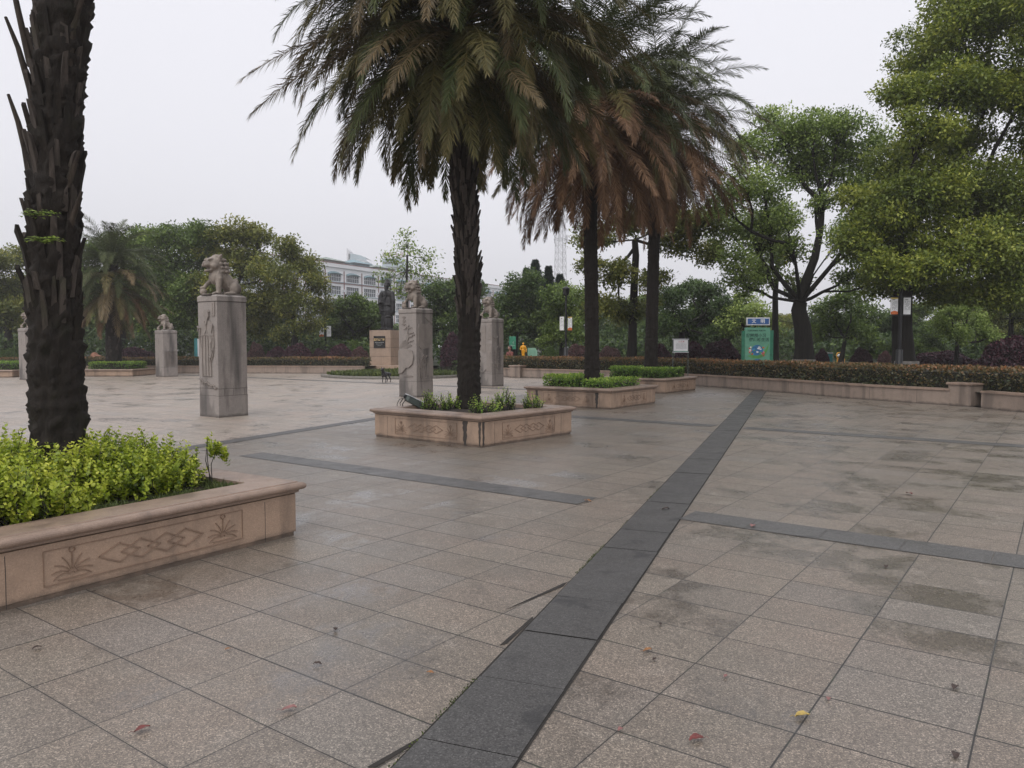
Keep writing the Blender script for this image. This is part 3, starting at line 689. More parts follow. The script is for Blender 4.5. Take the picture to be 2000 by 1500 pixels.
def pillar(corner, h, lz, kind, label, lion_label, s=0.7, RT=1.7):
    t = thing('stone_pillar', label, 'pillar', tuple(corner), 0, 'carved pillars with lions around the plaza')
    c = [Vector((0, 0, 0)), U*s, U*s+W_*s, W_*s]; c2 = [(p.x, p.y) for p in c]
    capz = h-0.14; MB().loop_sweep(c2, [(0, 0), (0, 0.45)]).build('plinth', M['pillar'], t)
    MB().loop_sweep(c2, [(-0.004, 0.452), (-0.004, capz-0.004)]).build('shaft', M['pillar'], t)
    m = MB().loop_sweep(c2, [(-0.01, capz), (0.006, capz+0.01), (0.006, h-0.035), (-0.03, h), (-0.34, h)]); m.build('cap', M['pillar'], t)
    # frames of the two visible faces: the left one (from the corner along W) and the right one (along U)
    fl = (Vector((0, 0, 0))+W_*s, -W_, Vector((0, 0, 1)), -U); fr = (Vector((0, 0, 0)), U, Vector((0, 0, 1)), -W_)
    fl = (fl[0]+U*0.004, *fl[1:]); fr = (fr[0]+W_*0.004, *fr[1:])
    rel = MB(); ins = MB(); mo = MB(); r = random.Random(int(corner.y*10))
    if kind == 'figure':
        # robed scholar: hat, head, shoulders, sleeves, hem
        z = lambda q: 2.58-(q-450)*.0026; x_ = lambda q: (q-165)*.00437
        P2 = lambda L_: [(x_(a_), z(b_)) for a_, b_ in L_]
        rel.plate(P2([(228, 590), (262, 590), (264, 625), (256, 648), (236, 648), (226, 625)]), fl, 0, 0.045); rel.plate(P2([(220, 590), (232, 572), (258, 572), (268, 592)]), fl, 0, .035); rel.plate(P2([(236, 646), (256, 646), (250, 690), (240, 690)]), fl, 0, .05)
        rel.plate(P2([(226, 660), (264, 660), (288, 690), (298, 760), (300, 860), (290, 950), (272, 1000), (276, 1110), (192, 1110), (196, 960), (182, 900), (184, 790), (196, 700), (206, 680)]), fl, 0, 0.026)
        for k, pts in enumerate([[(245, 665), (240, 740), (225, 780)], [(228, 665), (250, 760)], [(190, 780), (235, 775), (296, 782)], [(212, 785), (206, 950), (208, 1105)], [(235, 785), (234, 1100)], [(256, 790), (258, 1105)], [(290, 800), (284, 880), (292, 900), (278, 960), (262, 945)], [(276, 840), (282, 920), (268, 990)], [(196, 720), (188, 800), (200, 870)], [(296, 700), (286, 760)], [(170, 705), (180, 720), (172, 745)]]):
            rel.stroke(P2(pts), 0.016, fl, 0.024, 0.042+k*.0008)
        for k in range(9): rel.stroke([(0.03+k*.07, .80-.02*k+.03*math.sin(k*2)), (.09+k*.07, .77-.018*k), (.12+k*.06, .70-.012*k)], .022, fl, 0, .03+.001*k)
        ins.plate([(0.51, capz-.30), (0.63, capz-.30), (0.63, capz-.01), (0.51, capz-.01)], fl, 0, 0.022); chips(ins, (fl[0]-U*0.022, *fl[1:]), 0.53, 0.61, capz-.28, capz-.03, 1, 5, .006, 5, .04)
        chips(ins, fr, 0.06, 0.64, 0.62, capz-.06, 11, 46, 0.0035, 8)
    elif kind == 'pine':
        slab = [(0.0, 0.93), (.14, .95), (.3, 1.10), (.42, 1.12), (.55, 1.22), (.60, 1.42), (.54, 1.58), (.34, 1.63), (.0, 1.60)]
        slab = [(a, b-0.25) for a, b in slab]; rel.plate(slab, fl, 0, .03); rel.stroke([(a, b) for a, b in slab[:8]], .02, fl, .02, .042)
        rel.stroke([(.34, 1.62), (.40, 1.72), (.36, 1.85), (.38, 2.0)], .026, fl, 0, .03)
        for k, (a, b, w) in enumerate([(.26, 1.98, .1), (.44, 2.0, .1), (.35, 2.04, .08), (.50, 1.85, .09), (.46, 1.76, .1), (.58, 1.80, .06)]):
            for q in range(4): rel.stroke([(a-w*r.uniform(.3, 1), b+r.uniform(-.03, .03)), (a+w*r.uniform(.3, 1), b+r.uniform(-.02, .03))], .014, fl, 0, .02+.001*(k+q))
        for k in range(8):
            b = 1.42+k*.028; a = .06+.02*k; rel.stroke([(a-.05, b), (a+.08, b+.035), (a+.2, b), (a+.32+.1*math.sin(k), b+.02)], .016, fl, 0, .016+.0015*k)
        for k, b in enumerate((2.32, 2.22, 2.12)): rel.stroke([(.15, b), (.22, b+.02), (.27, b-.01), (.2, b-.045)], .018, fl, 0, .02)
        for k in range(4): rel.stroke([(.18+.03*k, .60+.012*k), (.34, .57+.02*k), (.54-.03*k, .60+.01*k)], .013, fl, 0, .014+.001*k)
        s2 = [(.07, 1.62), (.12, 1.45), (.2, 1.38), (.48, 1.42), (.62, 1.55), (.64, 1.9), (.6, 2.12), (.12, 2.12), (.07, 2.0)]
        rel.plate(s2, fr, 0, .022); chips(ins, (fr[0]+W_*-0.022, *fr[1:]), .14, .58, 1.52, 2.06, 7, 12, .0035, 4, .02)
        rel.stroke([(.36, 2.33), (.5, 2.22), (.58, 2.2), (.66, 2.12)], .018, fr, 0, .02)
        s3 = [(.42, .62), (.69, .6), (.69, 1.1), (.52, 1.12), (.44, .95)]; rel.plate(s3, fr, 0, .026)
        for k in range(5): rel.stroke([(.12+.07*k, .55), (.1+.08*k, .85), (.16+.07*k, 1.05)], .014, fr, 0, .02+.001*k)
        for k in range(26):
            a = r.uniform(.08, .5); b = r.uniform(.72, 1.22); rel.stroke([(a, b), (a+r.uniform(-.07, .07), b+r.uniform(-.06, .07))], .016, fr, 0, .02+.0006*k)
        rel.plate([(.22, .47), (.42, .47), (.4, .51), (.24, .51)], fr, 0, .03)
    elif kind == 'scroll':
        for k, (x0, x1, z0, z1) in enumerate([(.06, .2, 1.3, 2.18), (.26, .42, 1.25, 2.2), (.46, .66, .55, 1.55), (.05, .2, .6, 1.1), (.5, .66, 1.7, 2.25)]):
            rel.plate([(x0, z0), (x1, z0), (x1, z1), (x0, z1)], fl, 0, .016); chips(ins, (fl[0]-U*.016, *fl[1:]), x0+.02, x1-.02, z0+.03, z1-.03, 3, int((z1-z0)/.05), .003, k, .02)
        rel.stroke([(.2, .55), (.3, .5), (.42, .62)], .03, fl, 0, .03)
        rel.plate([(.42, 1.4), (.62, 1.45), (.66, 2.1), (.4, 2.15)], fr, 0, .02)
        for k in range(46):
            a = .33+r.gauss(0, .12); b = r.uniform(.62, 1.4); rel.stroke([(a, b), (a+r.uniform(-.08, .08), b+r.uniform(-.07, .07))], .015, fr, 0, .014+.0004*k)
        rel.stroke([(.06, 1.8), (.14, 1.74), (.3, 1.76), (.36, 1.82)], .02, fr, 0, .02)
    else:
        hh = h
        for k in range(16):
            z = 0.5+k*0.045+r.uniform(-.01, .01); rel.stroke([(.08, z), (.25, z+.03), (.45, z-.01), (.62, z+.02)], .014, fr, 0, .016+.001*k)
        rel.stroke([(.12, 1.1), (.3, 1.14), (.36, 1.05), (.52, 1.08), (.62, 1.0)], .02, fr, 0, .03)
        chips(ins, fl, .06, .64, .6, h-.35, 8, 26, .0035, 9, .02)
    rel.build('carved_relief', M['relief'], t); ins.build('inscription', M['relief'], t)
    if kind == 'figure':
        for f_ in (fl, fr): mo.stroke([(0.0, .60), (.25, .607), (.45, .598), (.7, .603)], .007, (f_[0]-f_[3]*-0.0, *f_[1:]), 0, .004); 
        for a in (.14, .36, .62): mo.stroke([(a, .455), (a, .598)], .005, fr, 0, .003)
    for f_ in (fl, fr): mo.stroke([(0, .452), (.2, .45), (.5, .454), (.7, .451)], .006, f_, 0, .0055)
    for f_ in (fl, fr): mo.stroke([(0, capz-.002), (.3, capz), (.7, capz-.003)], .008, f_, 0, .006)
    mo.build('mortar_lines', M['mortar'], t)
    ctr = corner+U*s/2+W_*s/2
    li = inst('stone_lion', LION, None, (ctr.x, ctr.y, h), (0, 0, math.atan2(-U.y, -U.x)-R(7)), (lz/1.0,)*3)
    tag(li, lion_label, 'lion statue', 'stone lions sitting on the pillars')
pillar(at(428, 816), zat(576, 16.0), 0.90, 'figure', 'nearest and largest carved pillar, robed man in relief on its left face', 'stone lion on the nearest pillar, mouth open, left of the big palm')
pillar(at(814, 776), 2.57, 0.86, 'pine', 'carved pillar with a pine tree in relief, next to the bronze statue', 'stone lion sitting right beside the dark bronze statue')
pillar(at(961, 755), 2.46, 0.83, 'scroll', 'carved pillar standing just right of the big central palm trunk', 'stone lion just right of the big central palm trunk')
pillar(at(320, 736.4), 2.17, 0.78, 'small', 'small far pillar between the nearest pillar and the bushy palm', 'small far lion between the nearest pillar and the bushy palm')
pillar(at(52, 742.4), 2.2, 0.76, 'small', 'far pillar partly hidden behind the left foreground palm trunk', 'far lion partly hidden behind the left foreground palm trunk')

# ------------------------------------------------------------------ statue on its pedestal
SY = 42.0; PZ0 = 0.37; PZ1 = zat(645, SY); pc = along(757, SY+0.5)
ped = thing('statue_pedestal', 'tan granite pedestal with a black plaque under the bronze statue', 'pedestal', (pc.x, pc.y, 0), R(-26))
pw = 0.70
mb = MB(); zz = np.linspace(PZ0, PZ1, 5)
for i in range(4): mb.box(-pw, pw, -pw, pw, zz[i]+(0.006 if i else 0), zz[i+1]-0.006)
mb.build('block', M['pedestal'], ped, 0.01); MB().box(-pw+.02, pw-.02, -pw+.02, pw-.02, PZ0, PZ1-.02).build('core', M['mortar'], ped)
mb = MB(); mb.box(-1.9, 2.4, -1.8, 2.0, 0.0, 0.19); mb.box(-1.45, 2.0, -1.35, 1.6, 0.192, PZ0-.002); mb.build('step', M['pedestal'], ped, 0.015)
pz = zat(668, SY); MB().box(-0.40, 0.36, -pw-.03, -pw-.001, pz-.33, pz+.33).build('plaque', M['plaque'], ped, 0.004)
text_obj('lettering', '孟院山学校', 0.15, M['gold'], ped, (-0.02, -pw-.031, pz+.12), (PI/2, 0, 0), 1.0, .004, bold=.004)
pm = MB()
fr = (Vector((-.02, -pw-.0305, pz)), Vector((1, 0, 0)), Vector((0, 0, 1)), Vector((0, -1, 0)))
for k, (hw, z, w_) in enumerate([(.29, -.03, .028), (.21, -.11, .022), (.11, -.2, .018)]):
    x = -hw
    while x < hw: pm.stroke([(x, z), (x+.016, z)], w_, fr, 0, .004); x += .03
pm.build('small_lettering', M['greytext'], ped)
SH = 2.9
def statue_mesh():
    p = []; e = lambda c, r, ro=(0, 0, 0): p.append(('e', c, r, ro)); c = lambda a, b, r0, r1: p.append(('c', a, b, r0, r1))
    # faces -Y, height 2.9
    p.append(('b', (0, 0, .03), (.42, .36, .03)))
    e((0, 0, .5), (.36, .27, .6)); e((0, 0, 1.0), (.33, .25, .6)); e((0, 0.02, 1.55), (.36, .24, .55)); e((0, .02, 2.0), (.38, .21, .26))
    for k in range(11):
        a = R(-100+k*34); e((math.cos(a)*.31, math.sin(a)*.23, .42), (.055, .055, .42))
    for s in (-1, 1): e((s*.14, -.27, .07), (.09, .18, .06)); c((s*.33, .0, 2.05), (s*.42, -.05, 1.62), .13, .13)
    c((-.42, -.05, 1.62), (-.24, -.30, 1.52), .13, .09); e((-.21, -.33, 1.54), (.07, .08, .06)); c((-.36, -.12, 1.5), (-.34, -.10, .95), .13, .06)
    c((.42, -.05, 1.62), (.42, -.06, 1.15), .12, .13); e((.43, -.07, 1.05), (.12, .13, .22))
    c((0, 0, 2.15), (0, -.02, 2.32), .10, .09); e((0, -.03, 2.47), (.125, .15, .17)); e((0, -.17, 2.45), (.025, .03, .045))
    e((0, -.13, 2.3), (.07, .06, .16)); e((0, -.15, 2.16), (.05, .05, .16))   # beard
    e((0, .02, 2.62), (.14, .16, .10)); e((0, .05, 2.74), (.11, .10, .14)); e((0.0, .16, 2.62), (.13, .06, .16)); e((.10, .17, 2.42), (.03, .03, .2)); e((-.10, .17, 2.42), (.03, .03, .2))
    for s in (-1, 1): c((s*.12, -.20, 2.12), (s*.02, -.25, 1.7), .035, .03)
    c((0, -.24, 1.75), (0, -.28, .3), .04, .04); e((0, 0, 1.42), (.37, .27, .045))
    for s in (-1, 1): e((s*.13, -.01, 2.47), (.02, .03, .045))
    e((.2, -.2, .75), (.16, .12, .03), (0, 0, .4)); e((-.1, -.22, 1.1), (.2, .08, .03), (.2, 0, -.3))
    return blob('bronze_statue', p, .026, M['bronze'], 2)
st = inst('bronze_statue', statue_mesh(), None, (pc.x, pc.y, PZ1), (0, 0, R(-26)), (1.04, 1.0, (zat(543, SY)-PZ1)/SH))
tag(st, 'dark bronze statue of a robed bearded man standing on the tan pedestal', 'statue')

# flower bed with kerb before the statue
bed = thing('flower_bed', 'grass bed with a pale stone kerb before the bronze statue', 'flower bed', (-5.5, 37.5, 0))
el = [(3.75*math.cos(a), -4.5*math.sin(a)*1.0) for a in np.linspace(R(20), R(160), 26)]; el = [(x, y) for x, y in el][::-1]
V = []; 
for (sc_, z) in ((1.0, 0), (1.0, .12), (.962, .12), (.962, .03)): V += [(x*sc_, y*sc_, z) for x, y in el]
k = len(el); f = [(j*k+i, j*k+i+1, (j+1)*k+i+1, (j+1)*k+i) for j in range(3) for i in range(k-1)]+[(0, k, 2*k, 3*k), (k-1, 4*k-1, 3*k-1, 2*k-1)]
MB().add(V, f).build('kerb', M['kerb'], bed)
V = [(x*.97, y*.97, .07) for x, y in el]+[(0, 1.0, .2)]; MB().add(V, [(i, i+1, k) for i in range(k-1)]).build('soil', M['soil'], bed)
def grass(name, P, hgt, mat, label, lean=0.5, wid=0.09):
    n = len(P); D = rdir(n)*lean+np.array([0, 0, 1.0])
    o = bpy.data.objects.new(name, leaf_mesh(name, P, D, rdir(n), hgt, wid, mat, np.clip(rng.normal(.45, .25, n), 0, 1))); link(o)
    return tag(o, label, 'grass', kind='stuff')
n = 9000; a = rng.uniform(R(22), R(158), n); rr = np.sqrt(rng.uniform(.0, 1, n))*.94
P = np.stack([-5.5+3.7*np.cos(a)*rr, 37.5-4.4*np.sin(a)*rr, np.full(n, .08)+.1*(1-rr)], 1)
grass('bed_grass', P, rng.uniform(.10, .26, n), M['L_grass'], 'uneven green and brownish grass in the kerbed bed before the statue', .6, .12)

# ------------------------------------------------------------------ hedges
def hedge(path, d0, d1, z0, z1, mat, label, name='hedge', leaf=0.07, dens=260, group=None, gap=None):
    P = fine(path, 0.5); t = thing(name, label, 'hedge', (P[0][0], P[0][1], 0), 0, group)
    O = np.array([P[0][0], P[0][1], 0]); A = np.array(offs(P, d0)); B = np.array(offs(P, d1)); n = len(P)
    seg = np.linalg.norm(np.diff(np.array(P), axis=0), axis=1); Ls = seg.sum()
    h = z1-z0; wd = d1-d0; per = h*2+wd; N = int(Ls*per*dens*2.3)
    cs = np.concatenate([[0], np.cumsum(seg)]); s = rng.uniform(0, Ls, N); i = np.clip(np.searchsorted(cs, s)-1, 0, n-2); f = (s-cs[i])/np.maximum(seg[i], 1e-6)
    q = rng.uniform(0, per, N); side = np.where(q < h, 0, np.where(q < h+wd, 1, 2))
    w_ = np.where(side == 0, 0, np.where(side == 2, 1, (q-h)/wd)); zz = np.where(side == 0, z0+q, np.where(side == 2, z0+(q-h-wd), z1))
    dep = rng.exponential(0.045, N); w_ = np.where(side == 0, w_+dep/wd, np.where(side == 2, w_-dep/wd, w_)); zz = np.where(side == 1, zz-dep, zz)
    bump = np.array([mnoise.noise(Vector((a*1.3, b*3, 1))) for a, b in zip(s, zz)])*0.07
    zz = zz+np.where(side == 1, bump*0.9, 0); wob = np.where(side == 0, -bump, 0)
    a = A[i]*(1-f)[:, None]+A[i+1]*f[:, None]; b = B[i]*(1-f)[:, None]+B[i+1]*f[:, None]
    XY = a+(b-a)*w_[:, None]; nr = (a-b)/wd; XY = XY+nr*wob[:, None]
    Pp = np.stack([XY[:, 0], XY[:, 1], zz], 1)-O
    out = np.where((side == 0)[:, None], np.concatenate([nr, np.zeros((N, 1))], 1), np.where((side == 1)[:, None], [[0, 0, 1.0]], np.concatenate([-nr, np.zeros((N, 1))], 1)))
    D = rdir(N)*0.75+out*0.55+np.array([0, 0, .35]); Nn = rdir(N)+out*0.8
    for e_, (pa, pb, sg) in enumerate(((A[0], B[0], -1), (A[-1], B[-1], 1))):
        ne = int(wd*h*dens*2.6); f_ = rng.uniform(0, 1, ne)[:, None]; tv = np.array([(pa-pb)[1], -(pa-pb)[0]])/wd*sg*-1
        dd = np.array([P[1][0]-P[0][0], P[1][1]-P[0][1]]) if e_ == 0 else np.array([P[-1][0]-P[-2][0], P[-1][1]-P[-2][1]]); dd = dd/np.linalg.norm(dd)*sg
        XYe = pa+(pb-pa)*f_-dd*rng.exponential(.03, ne)[:, None]; ze = rng.uniform(z0, z1, ne)
        Pe = np.stack([XYe[:, 0], XYe[:, 1], ze], 1)-O; oe = np.tile(np.array([dd[0], dd[1], 0.]), (ne, 1))
        Pp = np.concatenate([Pp, Pe]); D = np.concatenate([D, rdir(ne)*.75+oe*.55+np.array([0, 0, .35])]); Nn = np.concatenate([Nn, rdir(ne)+oe*.8]); zz = np.concatenate([zz, ze]); s = np.concatenate([s, np.full(ne, 0. if e_ == 0 else Ls)])
    N = len(Pp)
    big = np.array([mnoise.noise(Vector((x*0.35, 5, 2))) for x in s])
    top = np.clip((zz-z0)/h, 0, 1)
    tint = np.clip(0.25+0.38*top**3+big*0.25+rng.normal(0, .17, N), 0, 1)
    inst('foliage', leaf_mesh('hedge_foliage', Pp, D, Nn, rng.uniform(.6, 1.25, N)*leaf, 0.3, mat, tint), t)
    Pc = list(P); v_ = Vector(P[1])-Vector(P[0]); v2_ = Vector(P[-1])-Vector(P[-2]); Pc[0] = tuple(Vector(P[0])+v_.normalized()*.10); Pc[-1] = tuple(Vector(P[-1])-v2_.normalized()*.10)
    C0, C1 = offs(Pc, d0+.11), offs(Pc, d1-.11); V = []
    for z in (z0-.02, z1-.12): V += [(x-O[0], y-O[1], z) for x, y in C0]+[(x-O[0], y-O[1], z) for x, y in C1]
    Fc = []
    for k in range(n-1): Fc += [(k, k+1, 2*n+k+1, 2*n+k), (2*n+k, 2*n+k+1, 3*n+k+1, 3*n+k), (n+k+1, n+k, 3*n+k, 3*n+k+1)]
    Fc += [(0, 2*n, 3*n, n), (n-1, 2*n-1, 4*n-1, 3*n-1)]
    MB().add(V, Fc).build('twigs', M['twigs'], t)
    return t
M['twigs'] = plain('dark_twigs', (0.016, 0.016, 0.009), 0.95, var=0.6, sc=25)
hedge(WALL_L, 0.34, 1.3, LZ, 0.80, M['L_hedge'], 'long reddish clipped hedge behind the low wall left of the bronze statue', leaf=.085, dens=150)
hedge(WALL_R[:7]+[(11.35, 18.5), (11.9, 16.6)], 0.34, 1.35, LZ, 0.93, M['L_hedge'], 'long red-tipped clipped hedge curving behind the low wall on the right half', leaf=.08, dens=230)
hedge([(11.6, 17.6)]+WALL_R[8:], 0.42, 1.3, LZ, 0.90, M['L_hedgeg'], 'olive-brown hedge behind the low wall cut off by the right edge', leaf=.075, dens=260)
# dark clipped hedge with yellow tips right of the statue
hedge([(-3.9, 40.2), (-1.2, 37.4)], 0.0, 0.7, 0.1, 0.62, M['L_dark'], 'small dark hedge with yellow tips between the statue and the central palm', leaf=.09, dens=150)

# ------------------------------------------------------------------ shrubs
def shrub(name, label, lobes, origin, nsp, leaf, mat, base_z, stems=60, cat='shrub', group=None, up=0.9, nodes=6, splen=0.13, tmean=.5, wid=.3, ragged=0.0):
    """leafy twigs ending on the shells of several ellipsoids; lobes (x,y,z,rx,ry,rz) relative to origin"""
    t = thing(name, label, cat, origin, 0, group)
    Lb = np.array(lobes, float); wgt = (Lb[:, 3]*Lb[:, 4]); k = rng.choice(len(Lb), nsp, p=wgt/wgt.sum()); L = Lb[k]
    d = rdir(nsp); d[:, 2] = np.abs(d[:, 2])*np.where(rng.uniform(size=nsp) < .8, 1, -.6); rr = rng.uniform(.62, 1.04, nsp)**.7
    if ragged: rr = rr*(1+ragged*np.array([mnoise.noise(Vector((x[0]*3+q[0]*9, x[1]*3+q[1]*9, x[2]*3))) for x, q in zip(d, L)])+np.where(rng.uniform(size=nsp) < .06, rng.uniform(0, .25, nsp), 0))
    C = L[:, :3]+d*L[:, 3:6]*rr[:, None]
    ok = C[:, 2] > base_z+.02; C = C[ok]; d = d[ok]; nsp = len(C); ctint = rng.normal(tmean, .16, nsp)
    dr = d*.6+np.array([0, 0, up])+rdir(nsp)*.35; dr /= np.linalg.norm(dr, axis=1)[:, None]
    P = []; D = []; N = []; T = []; Sz = []
    for j in range(nodes):
        f = j/(nodes-1); base = C-dr*splen*(1-f)*(1.0)
        for sd_ in (-1, 1):
            s_ = np.cross(dr, rdir(nsp)*.4+np.array([math.cos(j*PI/2), math.sin(j*PI/2), .1])); s_ /= np.linalg.norm(s_, axis=1)[:, None]+1e-6
            P.append(base); D.append(s_*sd_+dr*(.45+.5*f)); N.append(dr+rdir(nsp)*.25); T.append(ctint+.22*(f-.5)+rng.normal(0, .08, nsp)); Sz.append(leaf*rng.uniform(.5, 1.25, nsp)*(1.05-.35*f))
    P, D, N = map(np.concatenate, (P, D, N)); T = np.concatenate(T); T = np.clip(np.where(rng.uniform(size=len(T)) < .05, rng.uniform(-.2, .2, len(T)), T), 0, 1)
    inst('foliage', leaf_mesh('shrub_foliage', P, D, N, np.concatenate(Sz), wid, mat, T), t)
    mb = MB(); r = random.Random(int(nsp))
    for i in range(min(stems, nsp)):
        c_ = C[r.randrange(nsp)]; b = np.array([c_[0]*.6+r.uniform(-.06, .06), c_[1]*.6+r.uniform(-.06, .06), base_z-.03])
        mid = (b+c_)/2+np.array([r.uniform(-.04, .04), r.uniform(-.04, .04), .02]); mb.tube([b, mid, c_], [.005, .0035, .002], 4, cap=False)
    mb.build('stems', M['barkg'], t)
    return t
c1 = PL1+a1*1.2+b1_*1.2
def loc1(px, py, z): return at(px, py, z)
gp = 'yellow-green bushes in the near planter'
def pl(a, b): return PL1+a1*a+b1_*b+Vector((0, 0, .40))
def lobes_ab(o, L): return [(((PL1+a1*a+b1_*b)-o).x, ((PL1+a1*a+b1_*b)-o).y, z, rx, ry, rz_) for a, b, z, rx, ry, rz_ in L]
def near_bush(label, o_ab, L, n, leaf=.043):
    o = pl(*o_ab); shrub('privet_bush', label, lobes_ab(Vector((o.x, o.y, 0)), L), tuple(o), n, leaf, M['L_priv'], 0.0, 120, group=gp, nodes=6, splen=.14, wid=.36, ragged=.6)
near_bush('largest yellow-green bush, right of the foreground palm trunk in the near planter', (1.7, .75), [(1.45, .62, .15, .25, .24, .24), (1.70, .66, .13, .24, .22, .21), (1.92, .78, .12, .18, .2, .18), (1.72, 1.0, .17, .32, .3, .27), (1.5, 1.15, .18, .3, .3, .28), (1.25, .72, .10, .2, .2, .18)], 1150)
near_bush('low leafy bush at the front left corner of the near planter', (.7, .42), [(.75, .42, .14, .17, .16, .19), (.55, .42, .15, .2, .17, .22), (.35, .5, .16, .2, .2, .22), (.88, .38, .06, .12, .11, .12)], 430, .047)
near_bush('bush at the left edge behind the front corner bush, left of the palm trunk', (.8, 1.1), [(.75, .95, .2, .26, .24, .26), (.85, 1.25, .22, .28, .26, .28), (.6, .75, .16, .2, .2, .2), (1.0, 1.55, .22, .25, .25, .26)], 680)
near_bush('upright bush growing in front of the foreground palm trunk', (1.05, .8), [(1.08, .82, .2, .18, .17, .22), (1.22, .88, .24, .14, .14, .2), (.93, .8, .16, .16, .15, .18), (1.05, .62, .06, .15, .12, .12)], 420)
o = pl(2.1, .62); shrub('privet_sprig', 'single leafy sprig leaning out over the right end of the near planter', [(.02, 0, .30, .07, .05, .06), (-.03, .02, .38, .03, .03, .06), (.09, 0, .26, .04, .03, .05)], tuple(o), 34, .04, M['L_priv'], 0.0, 3, group=gp, splen=.09, wid=.36)
def rect_pts(front, ax, ay, x0, x1, y0, y1, n, z):
    a = rng.uniform(x0, x1, n); b = rng.uniform(y0, y1, n); f = np.array(front)[None]
    P = f+np.array(ax)[None]*a[:, None]+np.array(ay)[None]*b[:, None]; P[:, 2] = z; return P
P = np.concatenate([rect_pts(PL1, a1, b1_, .5, 2.15, .27, .5, 5500, .385), rect_pts(PL1, a1, b1_, 1.5, 2.16, .28, 1.9, 8000, .39)])
kp_ = np.array([mnoise.noise(Vector((x[0]*5, x[1]*5, 0))) for x in P]) > -.12; P = P[kp_]; P[:, 2] += rng.uniform(-.01, .01, len(P))
grass('planter_grass', P, rng.uniform(.02, .07, len(P)), M['L_grass'], 'fine green grass along the inner edge of the near planter', .8, .06)
# planter 2: sparse sprouting twigs
pts = [((838, 800), 'leafy twigs standing right beside the floodlight', .1, .17), ((985, 800), 'sprouting twigs to the right of the central palm base', .12, .2), ((945, 806), 'bright leafy sprouts in front of the central palm base', .17, .15), ((880, 800), 'low sprouts just left of the central palm base', .13, .17), ((1040, 800), 'thin half-bare twigs reaching over the right edge of the central planter', .12, .15)]
for (q, lb, r_, h_) in pts:
    o = at(*q, .45); shrub('sprouting_shrub', lb, [(0, 0, h_, r_*1.3, r_*1.2, h_*.8), (r_, .05, h_*.6, r_*.8, r_, h_*.6), (-r_*.8, .03, h_*.7, r_*.8, r_, h_*.5)], tuple(o), 60, .045, M['L_privd'], 0.0, 60, group='sprouting shrubs in the central planter', splen=.16, nodes=5, tmean=.6, ragged=.7)
def box_hedge(front, ax, ay, x0, x1, y0, y1, z0, z1, label, mat, dens=520, leaf=.06):
    a = front+ax*x0+ay*y0; b = front+ax*x1+ay*y0
    return hedge([(a.x, a.y), (b.x, b.y)], 0, y1-y0, z0, z1, mat, label, 'clipped_hedge', leaf, dens, 'clipped hedges inside the planters')
box_hedge(PL3, U, W_, .3, 2.1, 1.35, 2.1, .4, .74, 'clipped green hedge left of the dark middle palm trunk', M['L_privd'])
box_hedge(PL3, U, W_, .35, 2.15, .3, 1.0, .38, .66, 'looser greenish hedge right of the dark middle palm trunk', M['L_privd'], 330)
box_hedge(PL4, U, W_, .3, 2.1, 1.35, 2.1, .4, .78, 'clipped green hedge left of the farther dark palm trunk', M['L_privd'])
box_hedge(PL4, U, W_, .3, 2.15, .3, 1.05, .4, .76, 'clipped green hedge right of the farther dark palm trunk', M['L_privd'])
box_hedge(Vector((-20.3, 35.9, 0)), X_, Y_, .2, 2.2, .25, 1.9, .3, .66, 'flat-topped bright green hedge under the bushy palm at the left', M['L_privd'], 200, .07)
box_hedge(Vector((-25.3, 34.9, 0)), X_, Y_, .2, 2.25, .25, 1.9, .3, .7, 'bright green hedge cut off by the left edge of the picture', M['L_privd'], 200, .07)

